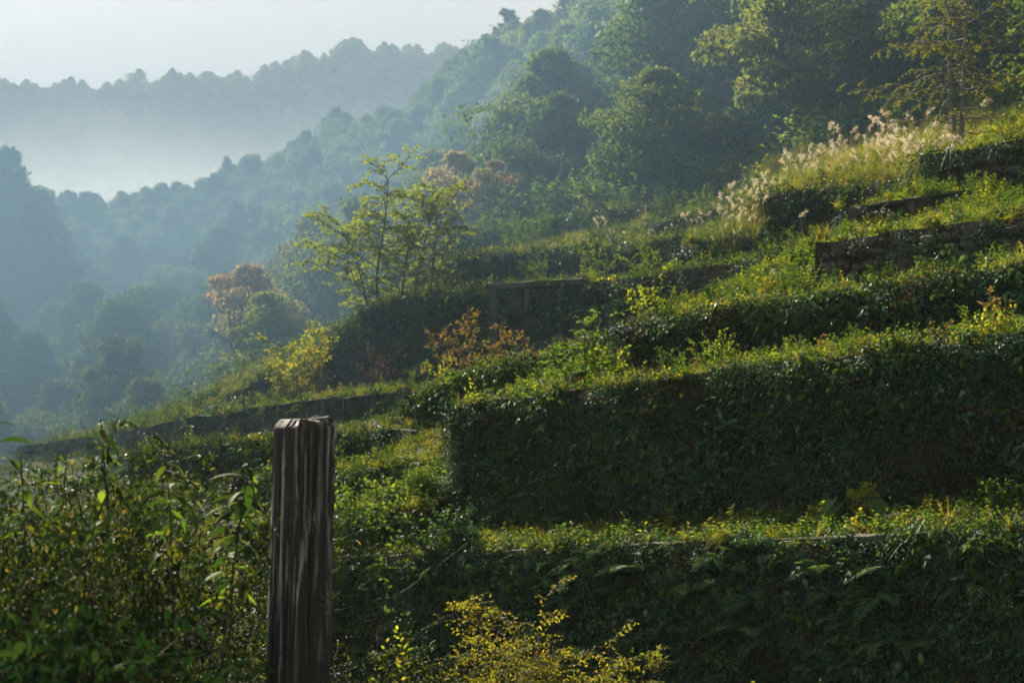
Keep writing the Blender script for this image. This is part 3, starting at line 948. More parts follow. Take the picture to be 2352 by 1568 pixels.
# ------------------------------------------------------------------ wooden post
def build_post():
    d = 8.5
    base = at(690, 1467, d)
    top = at(690, 964, d)[2]
    gz = float(ground(base[0], base[1])) - .15
    H = top - gz
    side = .250
    nper, nz = 128, 150
    s = np.linspace(0, 4, nper, endpoint=False)
    q = s.astype(int); f = s - q
    cor = np.array([(-.5, -.5), (.5, -.5), (.5, .5), (-.5, .5)]) * side
    rngp = np.random.default_rng(4)
    xy = cor[q] * (1 - f)[:, None] + cor[(q + 1) % 4] * f[:, None]
    # round the edges a little
    rr = np.linalg.norm(xy, axis=1)
    lim = side * .700
    xy = xy * np.minimum(1, lim / rr)[:, None]
    nrm = xy / np.linalg.norm(xy, axis=1)[:, None]
    z = np.linspace(0, 1, nz) ** .9 * H
    V = np.zeros((nz, nper, 3))
    S_, Z_ = np.meshgrid(s, z, indexing='xy')
    groove = np.zeros_like(S_)
    for _ in range(46):                       # drying cracks running up the timber
        s0, z0, ln, dp, wd = rngp.uniform(0, 4), rngp.uniform(0, H), rngp.uniform(.25, 1.3), rngp.uniform(.0015, .007), rngp.uniform(.006, .022)
        wig = .03 * np.sin(Z_ * rngp.uniform(3, 7) + rngp.uniform(0, 6))
        ds_ = np.abs((S_ - s0 - wig + 2) % 4 - 2)
        groove += dp * np.exp(-(ds_ / wd) ** 2) * np.clip(1.2 - np.abs(Z_ - z0) / ln * 2, 0, 1)
    for s0, z0, ln, dp, wd in ((.42, H * .8, 1.5, .022, .030), (1.03, H * .62, 1.9, .020, .024), (1.55, H * .85, 1.1, .024, .034), (3.3, H * .7, 1.4, .02, .03), (.8, H * .45, 1.0, .018, .022)):
        wig = .05 * np.sin(Z_ * 4.3 + s0 * 7) + .02 * np.sin(Z_ * 17 + s0)
        groove += dp * np.exp(-((((S_ - s0 - wig + 2) % 4) - 2) / wd) ** 2) * np.clip(1.3 - np.abs(Z_ - z0) / ln * 2, 0, 1)
    rough = fbm(S_ * 6, Z_ * .5, 21, .9, 5) * .0012
    off = rough - groove * np.clip((H - Z_) / .12, .12, 1)
    # bevelled head
    hd = np.clip((Z_ - (H - .05)) / .05, 0, 1)
    shrink = 1 - (.22 + .07 * np.sin(S_ * 1.571 + 1)) * hd ** 1.3
    chip = np.exp(-(((S_ - 1.75 + 2) % 4 - 2) / .35) ** 2) * np.clip((Z_ - (H - .26)) / .2, 0, 1) * .03 + .012 * np.clip(fbm(S_ * 0 + Z_ * 2.2, Z_ * 3.1, 77, .8, 4), 0, 1) * np.exp(-(((S_ - 1.0 + 2) % 4 - 2) / .12) ** 2) + .016 * np.clip(fbm(Z_ * 2.6, Z_ * 1.7, 78, .9, 4), 0, 1) * np.exp(-(((S_ - 2.0 + 2) % 4 - 2) / .16) ** 2)
    for a in range(3):
        if a < 2:
            V[:, :, a] = (xy[None, :, a] + nrm[None, :, a] * (off - chip)) * shrink
    lean = np.array((0.012, 0.0))
    V[:, :, 0] += (1 - z / H)[:, None] * -.012
    V[:, :, 2] = Z_ - hd * .012 * np.cos(S_ * math.pi / 2) + np.clip((Z_ - H + .14) / .12, 0, 1) * fbm(S_ * 1.5, Z_ * 2, 8, .8, 4) * .022
    mbp = MB()
    G = np.concatenate([V, V[:, :1]], 1)
    mbp.grid(G)
    cen = V[-1].mean(0) + np.array((0, 0, .006))
    ring = V[-1]
    mbp.add(np.concatenate([ring, cen[None]]), [[i, (i + 1) % nper, nper] for i in range(nper)])
    m, N, L = new_mat('weathered_timber')
    tc = N.new('ShaderNodeTexCoord')

    def noise(scale, det, rgh=.6, dist=0.0):
        mp = N.new('ShaderNodeMapping'); mp.inputs['Scale'].default_value = scale
        L.new(tc.outputs['Object'], mp.inputs[0])
        nz_ = N.new('ShaderNodeTexNoise'); nz_.inputs['Scale'].default_value = 1; nz_.inputs['Detail'].default_value = det; nz_.inputs['Roughness'].default_value = rgh
        nz_.inputs['Distortion'].default_value = dist
        L.new(mp.outputs[0], nz_.inputs['Vector'])
        return nz_.outputs['Fac']
    fine = noise((75, 75, 2.6), 9, .75, .6)
    r1 = ramp_node(N, [(.34, (.004, .0035, .003)), (.5, (.014, .011, .008)), (.70, (.055, .042, .030))])
    L.new(fine, r1.inputs[0])
    streak = noise((30, 30, 1.3), 9, .74, .8)
    r2 = ramp_node(N, [(.52, (0, 0, 0)), (.58, (1, 1, 1))])
    L.new(streak, r2.inputs[0])
    patch = noise((6, 6, .9), 3)
    r3 = ramp_node(N, [(.42, (0.08, 0.08, 0.08)), (.60, (1, 1, 1))])
    L.new(patch, r3.inputs[0])
    mu = N.new('ShaderNodeMath'); mu.operation = 'MULTIPLY'
    L.new(r2.outputs[0], mu.inputs[0]); L.new(r3.outputs[0], mu.inputs[1])
    mx = N.new('ShaderNodeMix'); mx.data_type = 'RGBA'
    L.new(mu.outputs[0], mx.inputs[0]); L.new(r1.outputs[0], mx.inputs[6]); mx.inputs[7].default_value = (.34, .33, .33, 1)
    pb = N.new('ShaderNodeBsdfPrincipled'); pb.inputs['Roughness'].default_value = .75; pb.inputs['Specular IOR Level'].default_value = .35
    L.new(mx.outputs[2], pb.inputs['Base Color'])
    bp = N.new('ShaderNodeBump'); bp.inputs['Strength'].default_value = .55; bp.inputs['Distance'].default_value = .01
    L.new(fine, bp.inputs['Height']); L.new(bp.outputs[0], pb.inputs['Normal'])
    o_ = N.new('ShaderNodeOutputMaterial'); L.new(pb.outputs[0], o_.inputs['Surface'])
    t = thing('wooden_post', 'weathered square timber post with cracked streaked faces and sloped worn head', 'post', (base[0], base[1], gz), math.radians(40))
    put('timber', mbp.mesh('timber', m, True), t)
    # the knot on the face that looks left
    kn = MB()
    th = np.linspace(0, 2 * math.pi, 15)
    rows = []
    for r, h in ((.030, -.002), (.024, .006), (.015, .003), (.004, -.004)):
        rows.append(np.stack([np.cos(th) * r * .75, np.full(15, -h), np.sin(th) * r * 1.5], 1))
    kn.grid(np.stack(rows, 0))
    put('knot', kn.mesh('knot', m, True), t, (-side * .5 - .001, -.02, H - .30), (0, 0, math.radians(-90)))
    return base, gz, H


post_base, post_gz, post_H = build_post()

# ------------------------------------------------------------------ placing plants
def spot(px, c=None, pytop=None, Y=None):
    """Ground point seen in picture column px on terrace line c (or at distance Y), and the height up to picture row pytop."""
    z = 3.0
    y = Y or 25.0
    for _ in range(6):
        k = (px - 1176) / F
        if c is not None:
            # x = k*(y*cp+(z-CAMZ)*sp); c = x*EN0 + y*EN1
            y = (c - EN[0] * k * (z - CAMZ) * sp) / (EN[1] + EN[0] * k * cp)
        x = k * (y * cp + (z - CAMZ) * sp)
        z = float(ground(x, y))
    H = None
    if pytop is not None:
        H = at(px, pytop, y)[2] - z
    return np.array((x, y, z)), H


def inview(P, m=260):
    a, b = pix(P)
    return (a > -m) & (a < 2352 + m) & (b > -m) & (b < 1568 + m) & (np.asarray(P)[:, 1] > 2)


# ---- ground cover and climbers: what nobody could count
low_c = proto_col('low_plants', [herb_mesh(1, .26, 6, 9, .065, .034, 'green_leaf'), herb_mesh(2, .22, 7, 8, .055, .036, 'dark_leaf'), herb_mesh(3, .30, 5, 11, .06, .03, 'green_leaf'),
                                 herb_mesh(4, .20, 8, 8, .05, .03, 'yellow_leaf'), tuft_mesh(5, .34, 34, .012, 'grass'), tuft_mesh(6, .26, 40, .010, 'grass'), herb_mesh(7, .16, 10, 7, .05, .034, 'green_leaf', spread=.9),
                                 herb_mesh(8, .34, 5, 12, .08, .04, 'dark_leaf'), herb_mesh(9, .2, 7, 7, .05, .03, 'orange_leaf'), herb_mesh(10, .42, 4, 12, .07, .03, 'yellow_leaf', spread=.25), herb_mesh(11, .62, 11, 15, .085, .05, 'green_leaf', spread=.6), herb_mesh(12, .55, 10, 14, .08, .045, 'dark_leaf', spread=.7), herb_mesh(13, .5, 9, 14, .075, .04, 'yellow_leaf', spread=.7)])
sprig_c = proto_col('wall_sprigs', [sprig_mesh(1, .36, 5, 10, .055, .036, 'ivy_leaf'), sprig_mesh(2, .30, 6, 11, .042, .026, 'ivy_leaf'), sprig_mesh(3, .46, 4, 8, .095, .062, 'ivy_leaf'),
                                    sprig_mesh(4, .3, 5, 8, .05, .034, 'green_leaf'), sprig_mesh(5, .34, 5, 9, .06, .04, 'brown_leaf'), sprig_mesh(6, .40, 5, 10, .08, .056, 'green_leaf'), clump_mesh(7, 150, .035, .15, 'moss'), clump_mesh(8, 120, .045, .17, 'ivy_leaf'), clump_mesh(9, 60, .05, .2, 'brown_leaf')])
rng = np.random.default_rng(11)
n = 150000
u = rng.uniform(-62, 8, n); c = rng.uniform(14.9, 60, n)
x, y = uc2w(u, c)
P = np.stack([x, y, zG(u, c)], 1)
dist = np.hypot(x, y)
keep = inview(P, 520) & (rng.random(n) < np.clip((26 / dist) ** 1.1, 0, 1)) & (y > 12)
u, c, P, dist = u[keep], c[keep], P[keep], dist[keep]
n = len(P)
zone = fbm(u, c, 31, .12, 4)
r = rng.random(n)
idx = np.where(zone + rng.normal(0, .25, n) > .25, rng.choice([4, 5, 3, 2], n, p=[.3, .25, .25, .2]), rng.choice([0, 1, 2, 6, 7, 3, 9, 8], n, p=[.24, .12, .2, .16, .09, .12, .05, .02]))
# grass and seed heads dominate the sunny terrace below the tree with the bent trunk
sunny = (c > 34) & (c < 45) & (px_of(P[:, 0], P[:, 1]) > 1730)
idx = np.where(sunny & (rng.random(n) < .75), rng.choice([4, 5, 3], n), idx)
tall = (fbm(u, c, 35, .3, 3) + rng.normal(0, .3, n) > .42) & ~sunny & (c > 45)
idx = np.where(tall & (rng.random(n) < .4), rng.choice([10, 11, 12], n, p=[.45, .3, .25]), idx)
scl = rng.uniform(.7, 1.35, n) * (.75 + dist / 55) * np.where(sunny, 1.3, 1.0)
pu = px_of(P[:, 0], P[:, 1])
scl *= np.where((c > 19.6) & (c < 27) & (pu < 1030), np.where(c < 23, .72, .5), np.where((c > 19.4) & (c < 46) & ~sunny, .7, 1.0))
rot = np.stack([rng.normal(0, .15, n), rng.normal(0, .15, n), rng.uniform(0, 6.28, n)], 1)
P[:, 2] -= .02
scatter('undergrowth', P, rot, scl, idx, low_c, 'mixed weeds, herbs and grass covering the terrace treads')

COVER = {'lowest': (.8, 1.0, 0.2), 'low_end': (.9, 1.0, .4), 'main': (.95, 1.0, .12), 'left_low': (.7, 1.1, .5), 'second': (1.5, 1.2, .25), 'bank': (.8, 1.3, .3), 'hedge': (1.9, 1.3, .75),
         'rubble': (.15, 1.0, .2), 'panel': (.12, 1.2, .5), 'stub': (.12, 1.0, .2), 'top': (.22, 1.2, .12), 'vine': (1.7, 1.5, .65), 'slab': (.3, 1.4, .3), 'grass': (1.1, 1.4, .15), 'upper': (.75, 1.4, .12), 'ledge': (.6, 1.4, .12), 'back_low': (.8, 1.6, .15), 'step': (.6, 1.3, .15), 'ruin': (.9, 1.9, .3)}  # third value
CREEP = {'lowest': 'small dark leaves creeping over the lowest wall', 'main': 'dark ivy matting the face of the large square-ended wall', 'second': 'dense leaves over the wall above the large ivy covered wall',
         'vine': 'thick green vines hanging over the tall bank wall', 'hedge': 'bright leaf mass on the wall that meets the panel wall'}
for i, (k, (cov, sc, bright)) in enumerate(COVER.items()):
    c0, wu, zb, zt = WL[k]
    rng = np.random.default_rng(200 + i)
    area = (wu[-1] - wu[0]) * np.mean(zt - zb)
    n = int(area * 85 * cov / sc ** 1.3)
    u = rng.uniform(wu[0] - .05, wu[-1], n); f = rng.random(n) ** .85
    b, t = np.interp(u, wu, zb), np.interp(u, wu, zt)
    z = b + (t - b) * f
    pat = fbm(u, z, 60 + i, .45, 4)
    dens = np.clip(.75 + pat * 1.3 * (1.1 if cov < 1 else .4) + .25 * f, 0, 1)
    thin = rng.random(n) > dens
    keep = ~thin | (rng.random(n) < (.75 if cov > .6 else .3))
    thick = (.02 + max(.17, .22 * max(0, cov - .8)) * rng.random(n) ** 2) * (.5 + .5 * np.sin(np.pi * np.clip(f, .05, .95)))
    x, y = uc2w(u, c0 - thick)
    P = np.stack([x, y, z], 1)
    keep &= inview(P, 120)
    u, z, P, f, thin = u[keep], z[keep], P[keep], f[keep], thin[keep]
    n = len(P)
    br = rng.random(n) < bright * (.35 + .65 * f)  # lighter leaves favour the upper face, light put into leaf colour
    idx = np.where(br, rng.choice([3, 5], n), rng.choice([0, 1, 2, 4, 7, 6, 8], n, p=[.25, .30, .11, .04, .19, .09, .02]))
    idx = np.where(thin, rng.choice([6, 7, 8], n, p=[.6, .25, .15]), idx)
    rot = np.stack([rng.normal(0, .25, n), rng.normal(0, .35, n), WALL_ANG + rng.normal(0, .35, n)], 1)
    if k == 'vine':
        idx = np.where((np.abs(fbm(u, z, 91, .35, 3)) < .16) & (f < .6), 4, idx)
    scatter('creeper', P, rot, sc * rng.uniform(.7, 1.3, n), idx, sprig_c, CREEP.get(k, 'leaves creeping over the ' + WT[k][0].split(' wall')[0] + ' wall'))
    # the fringe along the top edge, some of it hanging over
    m = int((wu[-1] - wu[0]) * (26 if c0 < 23 else 15) * min(1.0, .45 + cov * .5))
    if k in ('stub', 'slab', 'panel'):
        m = int(m * .5)
    u = rng.uniform(wu[0] - .1, wu[-1], m); off = rng.uniform(-.06, .55, m)
    gaps = fbm(u, u * 0, 300 + i, .5, 4)
    keep = rng.random(m) < np.clip(.9 + gaps, .15, 1)
    u, off = u[keep], off[keep]; m = len(u)
    x, y = uc2w(u, c0 + off)
    P = np.stack([x, y, np.interp(u, wu, zt) + .02 - .0 * off], 1)
    kp = inview(P, 120); P, u, off = P[kp], u[kp], off[kp]; m = len(P)
    lean = np.where(off < .12, rng.uniform(.2, 1.1, m), rng.normal(0, .2, m))
    yel = .45 if bright > .3 or c0 < 23 else .25  # more yellow leaves on lit crests, sunlight put into the fringe colour
    idx = np.where(rng.random(m) < yel, rng.choice([3, 9, 4, 6, 8], m, p=[.4, .18, .22, .15, .05]), rng.choice([0, 2, 6, 1, 5], m))
    rot = np.stack([lean, rng.normal(0, .2, m), WALL_ANG + rng.normal(0, .5, m)], 1)
    scatter('top_fringe', P, rot, rng.uniform(.6, 1.2, m) * (.75 + c0 / 48), idx, low_c, 'weeds fringing the top of the ' + WT[k][0].split(' wall')[0] + ' wall')

# ---- the woods on the hillside
near_trees = [blob_tree(s, 8.0, 3.7, 10000, .33, 'wood_leaf', nb=48, flat=.42, base=.12) for s in (1, 2, 3, 4)]
far_trees = [blob_tree(s, 8.0, 3.6, 5000, .44, 'wood_leaf', nb=36, flat=.45, base=.15) for s in (11, 12, 13, 14)]
cones = [cone_tree(s, 10.0, 1.9, 5200, .34) for s in (21, 22)]
taken = []


def wood_points(n, dlo, dhi, gap, seed, p0=-350, p1=2700):
    rng = np.random.default_rng(seed)
    out = []
    cell = {}
    dd = np.sqrt(rng.uniform(dlo ** 2, dhi ** 2, n)); pp = rng.uniform(p0, p1, n)
    xs = (pp - 1176) / F * dd * 1.018
    u_, c_ = w2uc(xs, dd)
    for xx, yy, uu, cc, p_ in zip(xs, dd, u_, c_, pp):
        lim = (47.5 if p_ > 1720 else 46) if p_ > 1450 else (46 if p_ > 1000 else (43 if p_ > 680 else 36))
        if cc < lim or (p_ < 760 and yy < 54) or (460 < p_ < 760 and yy < 63):
            continue
        g = gap * (1 + .25 * (yy / 200))
        kx, ky = int(xx // g), int(yy // g)
        if any((xx - a) ** 2 + (yy - b) ** 2 < g * g for i in (-1, 0, 1) for j in (-1, 0, 1) for a, b in cell.get((kx + i, ky + j), ())):
            continue
        cell.setdefault((kx, ky), []).append((xx, yy))
        out.append((xx, yy, p_))
    return out


rngw = np.random.default_rng(5)
pts = wood_points(5000, 46, 255, 3.9, 3)
rows = []
for xx, yy, p_ in pts:
    z = float(ground(xx, yy))
    h = rngw.uniform(.7, 1.18)
    if yy < 70 and p_ < 1000:
        h *= .62
    if yy < 62 and p_ >= 1000:
        h *= .7
    # leave the sky line as the photograph has it
    rows.append((h * 8 / yy, xx, yy, z, h, p_))
rows.sort(reverse=True)
PLACE = [(700, 'of the hazy valley wood beside the panel wall'), (1150, 'of the misty wood below the far ridge'), (1600, 'of the wood behind the jutting slab'), (9999, 'of the dark wood above the plumed grass')]
ENV = [(-400, 330), (-100, 330), (60, 350), (120, 440), (350, 400), (500, 372), (700, 312), (760, 262), (900, 240), (1000, 172), (1075, 105), (1150, 50), (1250, -10), (1400, -400), (3000, -900)]
ENVN = [(-400, 700), (0, 690), (300, 660), (600, 590), (760, 470), (900, 410), (1000, 335), (1100, 250), (1200, 190), (1300, 70), (1400, -20), (1600, -400), (3000, -900)]
ok = []
for a, xx, yy, z, h, p_ in rows:
    E = ENV if yy > 110 else ENVN
    lim = float(np.interp(p_, [e[0] for e in E], [e[1] for e in E])) + rngw.uniform(-14, 40)
    hm = (at(p_, lim, yy)[2] - z) / 8.0
    if hm < .38:
        continue
    h = min(h, hm)
    ok.append((h * 8 / yy, xx, yy, z, h, p_))
rows = sorted(ok, reverse=True)
stuffP, stuffR, stuffS, stuffI = [], [], [], []
count = 0
for k, (ap, xx, yy, z, h, p_) in enumerate(rows):
    kind = rngw.integers(4)
    con = rngw.random() < .03
    if count < 285 and -150 < p_ < 2500:
        where = next(w for lim, w in PLACE if p_ < lim)
        tier = 'nearest rank' if yy < 72 else ('middle rank' if yy < 115 else ('hazy upper rank' if yy < 170 else 'faint topmost rank'))
        where = tier + ' ' + where
        if con:
            stand('conifer', 'dark cone shaped conifer, ' + where, 'tree', cones[kind % 2], (xx, yy, z), rngw.uniform(0, 6.28), h * .75, 'conifers ' + where)
        else:
            parts = near_trees[kind] if yy < 105 else far_trees[kind]
            stand('broadleaf_tree', 'bushy broadleaved tree, ' + where, 'tree', parts, (xx, yy, z), rngw.uniform(0, 6.28), (max(h, .72), max(h, .72), h), 'broadleaved trees ' + where)
        count += 1
    else:
        stuffP.append((xx, yy, z)); stuffR.append((0, 0, rngw.uniform(0, 6.28))); stuffS.append(h); stuffI.append(kind)
far_c = proto_col('far_crowns', [t[1][1] for t in far_trees])
scatter('distant_wood', stuffP, stuffR, stuffS, stuffI, far_c, 'misty wood covering the slope behind the nearer trees')
rng = np.random.default_rng(15)
n = 2600
pp = rng.uniform(-420, 1500, n); dd = rng.uniform(415, 505, n)
xs = (pp - 1176) / F * dd * 1.018
P = np.stack([xs, dd, zH(xs, dd) - .6], 1)
scatter('ridge_wood', P, np.stack([np.zeros(n), np.zeros(n), rng.uniform(0, 6.28, n)], 1), rng.uniform(.35, 1.05, n) * np.clip(1 + .45 * fbm(xs, dd, 71, 1 / 34., 4), .5, 1.7), rng.integers(0, 4, n), far_c, 'blue hazy wood along the far mountain ridge')
# bushes between the trees
bushes = [herb_mesh(40 + q, 1.1, 12, 16, .2, .11, 'wood_leaf', spread=.7) for q in range(3)] + [herb_mesh(44, 1.2, 12, 16, .17, .1, 'green_leaf', spread=.6)]
bush_c = proto_col('wood_bushes', bushes)
rng = np.random.default_rng(16)
n = 9000
dd = np.sqrt(rng.uniform(40 ** 2, 125 ** 2, n)); pp = rng.uniform(-300, 2650, n)
xs = (pp - 1176) / F * dd * 1.018
uu, cc = w2uc(xs, dd)
lim = np.where(pp > 1450, np.where(pp > 1720, 45, 44), np.where(pp > 1000, 43.5, np.where(pp > 680, 40, 34)))
kp = (cc > lim)
xs, dd, pp = xs[kp], dd[kp], pp[kp]; n = len(xs)
P = np.stack([xs, dd, ground(xs, dd) - .1], 1)
scatter('wood_undergrowth', P, np.stack([np.zeros(n), np.zeros(n), rng.uniform(0, 6.28, n)], 1), rng.uniform(.7, 1.7, n), np.where((pp > 1000) & (dd < 62), 3, rng.integers(0, 3, n)), bush_c, 'bushy undergrowth between the trees of the slope')

# ---- trees that stand out
def tree_at(name, label, parts_fn, px, pytop, c=None, Y=None, rz=0.0, unitH=None, cat='tree', group=None, sx=1.0):
    loc, H = spot(px, c, pytop, Y)
    parts = parts_fn
    t = stand(name, label, cat, parts, loc, rz, H / unitH, group)
    return t, H


yt = open_tree(61, 4.2, [(-.35, 0, -.04, 0, 1.0), (.38, .1, .07, 0, .97), (.75, -.1, .20, 0, .78), (-.6, .2, -.22, 0, .72), (.1, .3, .02, 0, .7)], 15, 2.1, 9, .6, .115, .066, 16, 'lime_leaf', f0=.12, tr=.045, limb_up=.25)
tree_at('yellow_tree', 'slender yellow green tree with thin dark trunks on top of the vine hung wall', yt, 905, 385, c=34.0, unitH=4.15)
rt = blob_tree(62, 5, 1.25, 2600, .17, 'red_leaf', nb=8, flat=.4, base=.66, bk=(.34, .6))
tree_at('autumn_tree', 'small tree with salmon brown autumn crown in the hazy wood', rt, 560, 582, Y=66, unitH=5.1)
ot = blob_tree(63, 5, 1.4, 4200, .17, 'yellow_leaf', nb=11, flat=.45, base=.4, bk=(.34, .6))
tree_at('golden_tree', 'olive gold tree just below the salmon brown crown', ot, 605, 645, Y=62, unitH=5.1)
ot2 = blob_tree(64, 5, .95, 1900, .16, 'red_leaf', nb=8, flat=.5, base=.62, bk=(.34, .6))
tree_at('autumn_tree', 'brownish orange tree on the slope right behind the slender yellow green tree', ot2, 1048, 318, Y=63, unitH=5.1)
ot3 = blob_tree(65, 5, .95, 1700, .16, 'red_leaf', nb=7, flat=.4, base=.66, bk=(.34, .6))
tree_at('autumn_tree', 'pale orange tree beside the dark spreading conifer', ot3, 1132, 345, Y=61, unitH=5.1, rz=1.0)
ct = cone_tree(66, 8, 2.4, 9000, .26)
tree_at('conifer', 'dark spreading conifer above the pale orange tree', ct, 1150, 232, Y=70, unitH=8)
tall1 = blob_tree(84, 8, 2.4, 6200, .34, 'wood_leaf', nb=26, base=.15)
tree_at('broadleaf_tree', 'tall dark blue tree at the valley edge, rising into the fog', tall1, -10, 345, Y=118, unitH=8.0)
tree_at('broadleaf_tree', 'rounded dark tree leaning against the tall one at the fog edge', tall1, 70, 430, Y=114, unitH=8.2, rz=2)
tree_at('conifer', 'flat topped pine standing above the wood against the white fog', cones[0], 513, 348, Y=225, unitH=10)
tree_at('conifer', 'dark twin conifer tip in the middle of the hazy wood', cones[1], 540, 440, Y=122, unitH=10)
tree_at('conifer', 'second dark conifer tip close beside the twin tip', cones[0], 585, 452, Y=118, unitH=10, rz=2)
tree_at('pine_tree', 'shaggy pine on the skyline where the slope meets the white sky', cone_tree(67, 10, 3.2, 7000, .5), 1165, 8, Y=176, unitH=10)
bt = open_tree(68, 9.5, [(0, 0, -.06, .02, 1.0), (.25, .1, .02, 0, .8)], 18, 4.6, 10, .9, .14, .075, 10, 'autumn_leaf', barkmat='pale_bark', f0=.22, tr=.13, limb_up=.0, droop=.45, bias=(-.25, 0))
loc, H = spot(2198, 37.5, -120)
stand('autumn_tree', 'tall tree with bent pale trunk and yellowing leaves above the plumed grass', 'tree', bt, loc, 0.3, H / 9.3)
bt2 = open_tree(69, 8.5, [(0, 0, .02, .02, 1.0)], 15, 3.2, 8, .8, .15, .08, 9, 'green_leaf', f0=.2, tr=.1, limb_up=.05, droop=.4)
loc, H = spot(2420, 41, -160)
stand('leafy_tree', 'dark leafy tree behind the bent pale trunk at the picture edge', 'tree', bt2, loc, 1.3, H / 8.3)
loc, H = spot(1990, 47, -60)
stand('leafy_tree', 'yellow green tree spreading its boughs over the shadowed wood edge', 'tree', bt2[:1] + bt[1:], loc, 2.2, H / 8.6)
bs = blob_tree(70, 2.6, 1.5, 5200, .13, 'green_leaf', nb=14, base=.08, tr=.03, bk=(.34, .6))
tree_at('shrub', 'bright bushy shrub on top of the shadowed ruin', bs, 1610, 212, c=49.5, unitH=2.6, cat='shrub')
tree_at('shrub', 'low sunlit shrub beside the bright bushy one on the ruin', bs, 1700, 235, c=50.5, unitH=3.0, cat='shrub', rz=2)
tree_at('shrub', 'long sunlit shrub climbing towards the tall tree', bs, 1790, 168, c=50, unitH=2.6, cat='shrub', rz=4)
tree_at('shrub', 'yellowish shrub under the boughs of the tall tree', bs, 1870, 130, c=51, unitH=2.6, cat='shrub', rz=1)

# ---- saplings and bushes on the terraces
sp1 = open_tree(71, 1.3, [(0, 0, .06, 0, 1.0), (-.02, 0, -.5, 0, .75), (.02, 0, .45, .1, .6)], 9, .5, 4, .16, .088, .05, 5, 'green_leaf', barkmat='stem', f0=.3, tr=.014, limb_up=.3)
tree_at('sapling', 'young green sapling with forked stems on top of the large ivy covered wall', sp1, 1340, 690, c=20.2, unitH=1.35, cat='sapling')
sp2 = shrub(72, .8, .5, 7, 5, .22, .075, .05, 6, 'yellow_leaf')
tree_at('shrub', 'yellow leaved little bush at the foot of the forked sapling', sp2, 1400, 790, c=20.4, unitH=.8, cat='shrub')
ob = shrub(73, 1.9, .32, 9, 8, .5, .10, .055, 8, 'orange_leaf', f0=.15)
tree_at('orange_bush', 'orange brown bush in front of the jutting slab', ob, 1082, 706, c=27.5, unitH=1.9, cat='shrub')
ob2 = shrub(74, 1.0, .6, 8, 6, .4, .09, .05, 7, 'orange_leaf', f0=.1)
tree_at('orange_bush', 'low orange bush to the side of the taller orange brown one', ob2, 1165, 765, c=28.0, unitH=1.0, cat='shrub')
tree_at('orange_bush', 'rusty dry bush hanging at the foot of the vine bank', [ob2[0], ('foliage', shrub(75, 1.0, .6, 8, 6, .4, .09, .05, 7, 'brown_leaf', f0=.1)[1][1])], 870, 800, c=30.0, unitH=1.0, cat='shrub')
yb = shrub(76, .75, .35, 6, 7, .2, .05, .03, 7, 'yellow_leaf', f0=.2)
tree_at('shrub', 'small tawny bush in front of the bare grey wall', yb, 1478, 632, c=23.6, unitH=.75, cat='shrub')
tree_at('shrub', 'yellowish bush on the leafy terrace beside the rough stone wall', yb, 1752, 622, c=23.2, unitH=.75, cat='shrub', rz=1)
tree_at('shrub', 'pale sprig-like bush rising at the sunlit end of the leaf smothered wall', yb, 1010, 822, c=24.6, unitH=.75, cat='shrub', rz=2)
gb = shrub(77, 1.7, .55, 14, 10, .5, .11, .07, 8, 'yellow_leaf', f0=.08)
tree_at('shrub', 'glowing round bush at the curved end of the vine hung wall', gb, 705, 772, c=30.2, unitH=1.55, cat='shrub')
tree_at('shrub', 'low glowing bush next to the curved wall end', gb, 668, 815, c=30.2, unitH=1.7, cat='shrub', rz=2)
gs = shrub(78, 1.0, .5, 9, 8, .34, .06, .04, 8, 'green_leaf', f0=.1)
gs2 = shrub(79, 1.0, .5, 9, 8, .34, .055, .036, 8, 'dark_leaf', f0=.1)
SHRUBS = [(2080, 29.6, 425), (2130, 29.4, 440), (2180, 29.2, 462), (2060, 28.0, 480), (2240, 29.2, 470),
          (1560, 23.0, 660), (1640, 23.3, 640), (1700, 23.2, 640), (1830, 23.5, 625), (1930, 24.2, 618), (2030, 24.0, 612), (2120, 23.9, 605), (2200, 23.8, 585), (2280, 23.6, 565), (2330, 23.4, 560),
          (1480, 22.4, 715), (1440, 22.2, 740), (1230, 34.5, 585), (1100, 34, 610), (1370, 34.8, 560), (1480, 33, 560), (1560, 36.8, 510), (1610, 33.5, 540), (1690, 35, 505), (1800, 31.0, 500), (1850, 31, 520), (1900, 30, 535),
          (520, 27.6, 935), (400, 27.6, 915), (330, 27.6, 925), (250, 27.6, 955), (150, 27.6, 975), (70, 27.6, 990),
          (1420, 31.0, 510), (1180, 38, 500), (1240, 39, 480)] + [(1045 + i * 27, 37 + (i * 1.7) % 6.5, 545 - i * 4.2 - (i * 1.7) % 6.5 * 9 - (i % 3) * 14) for i in range(0, 24, 3)]
for i, (px, c, pt) in enumerate(SHRUBS):
    loc, H = spot(px, c, pt)
    H = min(max(H, .45), 1.9)
    which = gs if (i % 3) else gs2
    where = 'among the weeds near the dark bare stub' if i < 5 else ('on the leafy terrace under the rough stone wall' if i < 15 else ('on the hazy middle terraces' if i < 27 or i > 32 else 'along the top of the long panel wall'))
    stand('shrub', f'small green bush {where}', 'shrub', which, loc, i * 1.7, H / 1.0, f'small green bushes {where}')
rng = np.random.default_rng(90)
for i in range(16):                                      # the bushy slope between the post and the large wall
    px = 775 + (i * 67) % 275; c = 16.9 + (i % 4) * .75
    loc, H = spot(px, c, 1120 + rng.uniform(-20, 110) - (px - 780) * .18)
    stand('shrub', 'glossy small leaved bush between the wooden post and the large wall', 'shrub', gs if i % 2 else gs2, loc, i * 2.1, min(max(H, .5), 1.5), 'glossy bushes between the post and the large wall')
lp = shrub(80, .7, .15, 3, 5, .2, .085, .045, 5, 'orange_leaf', f0=.2, stem_mat='dry_stem')
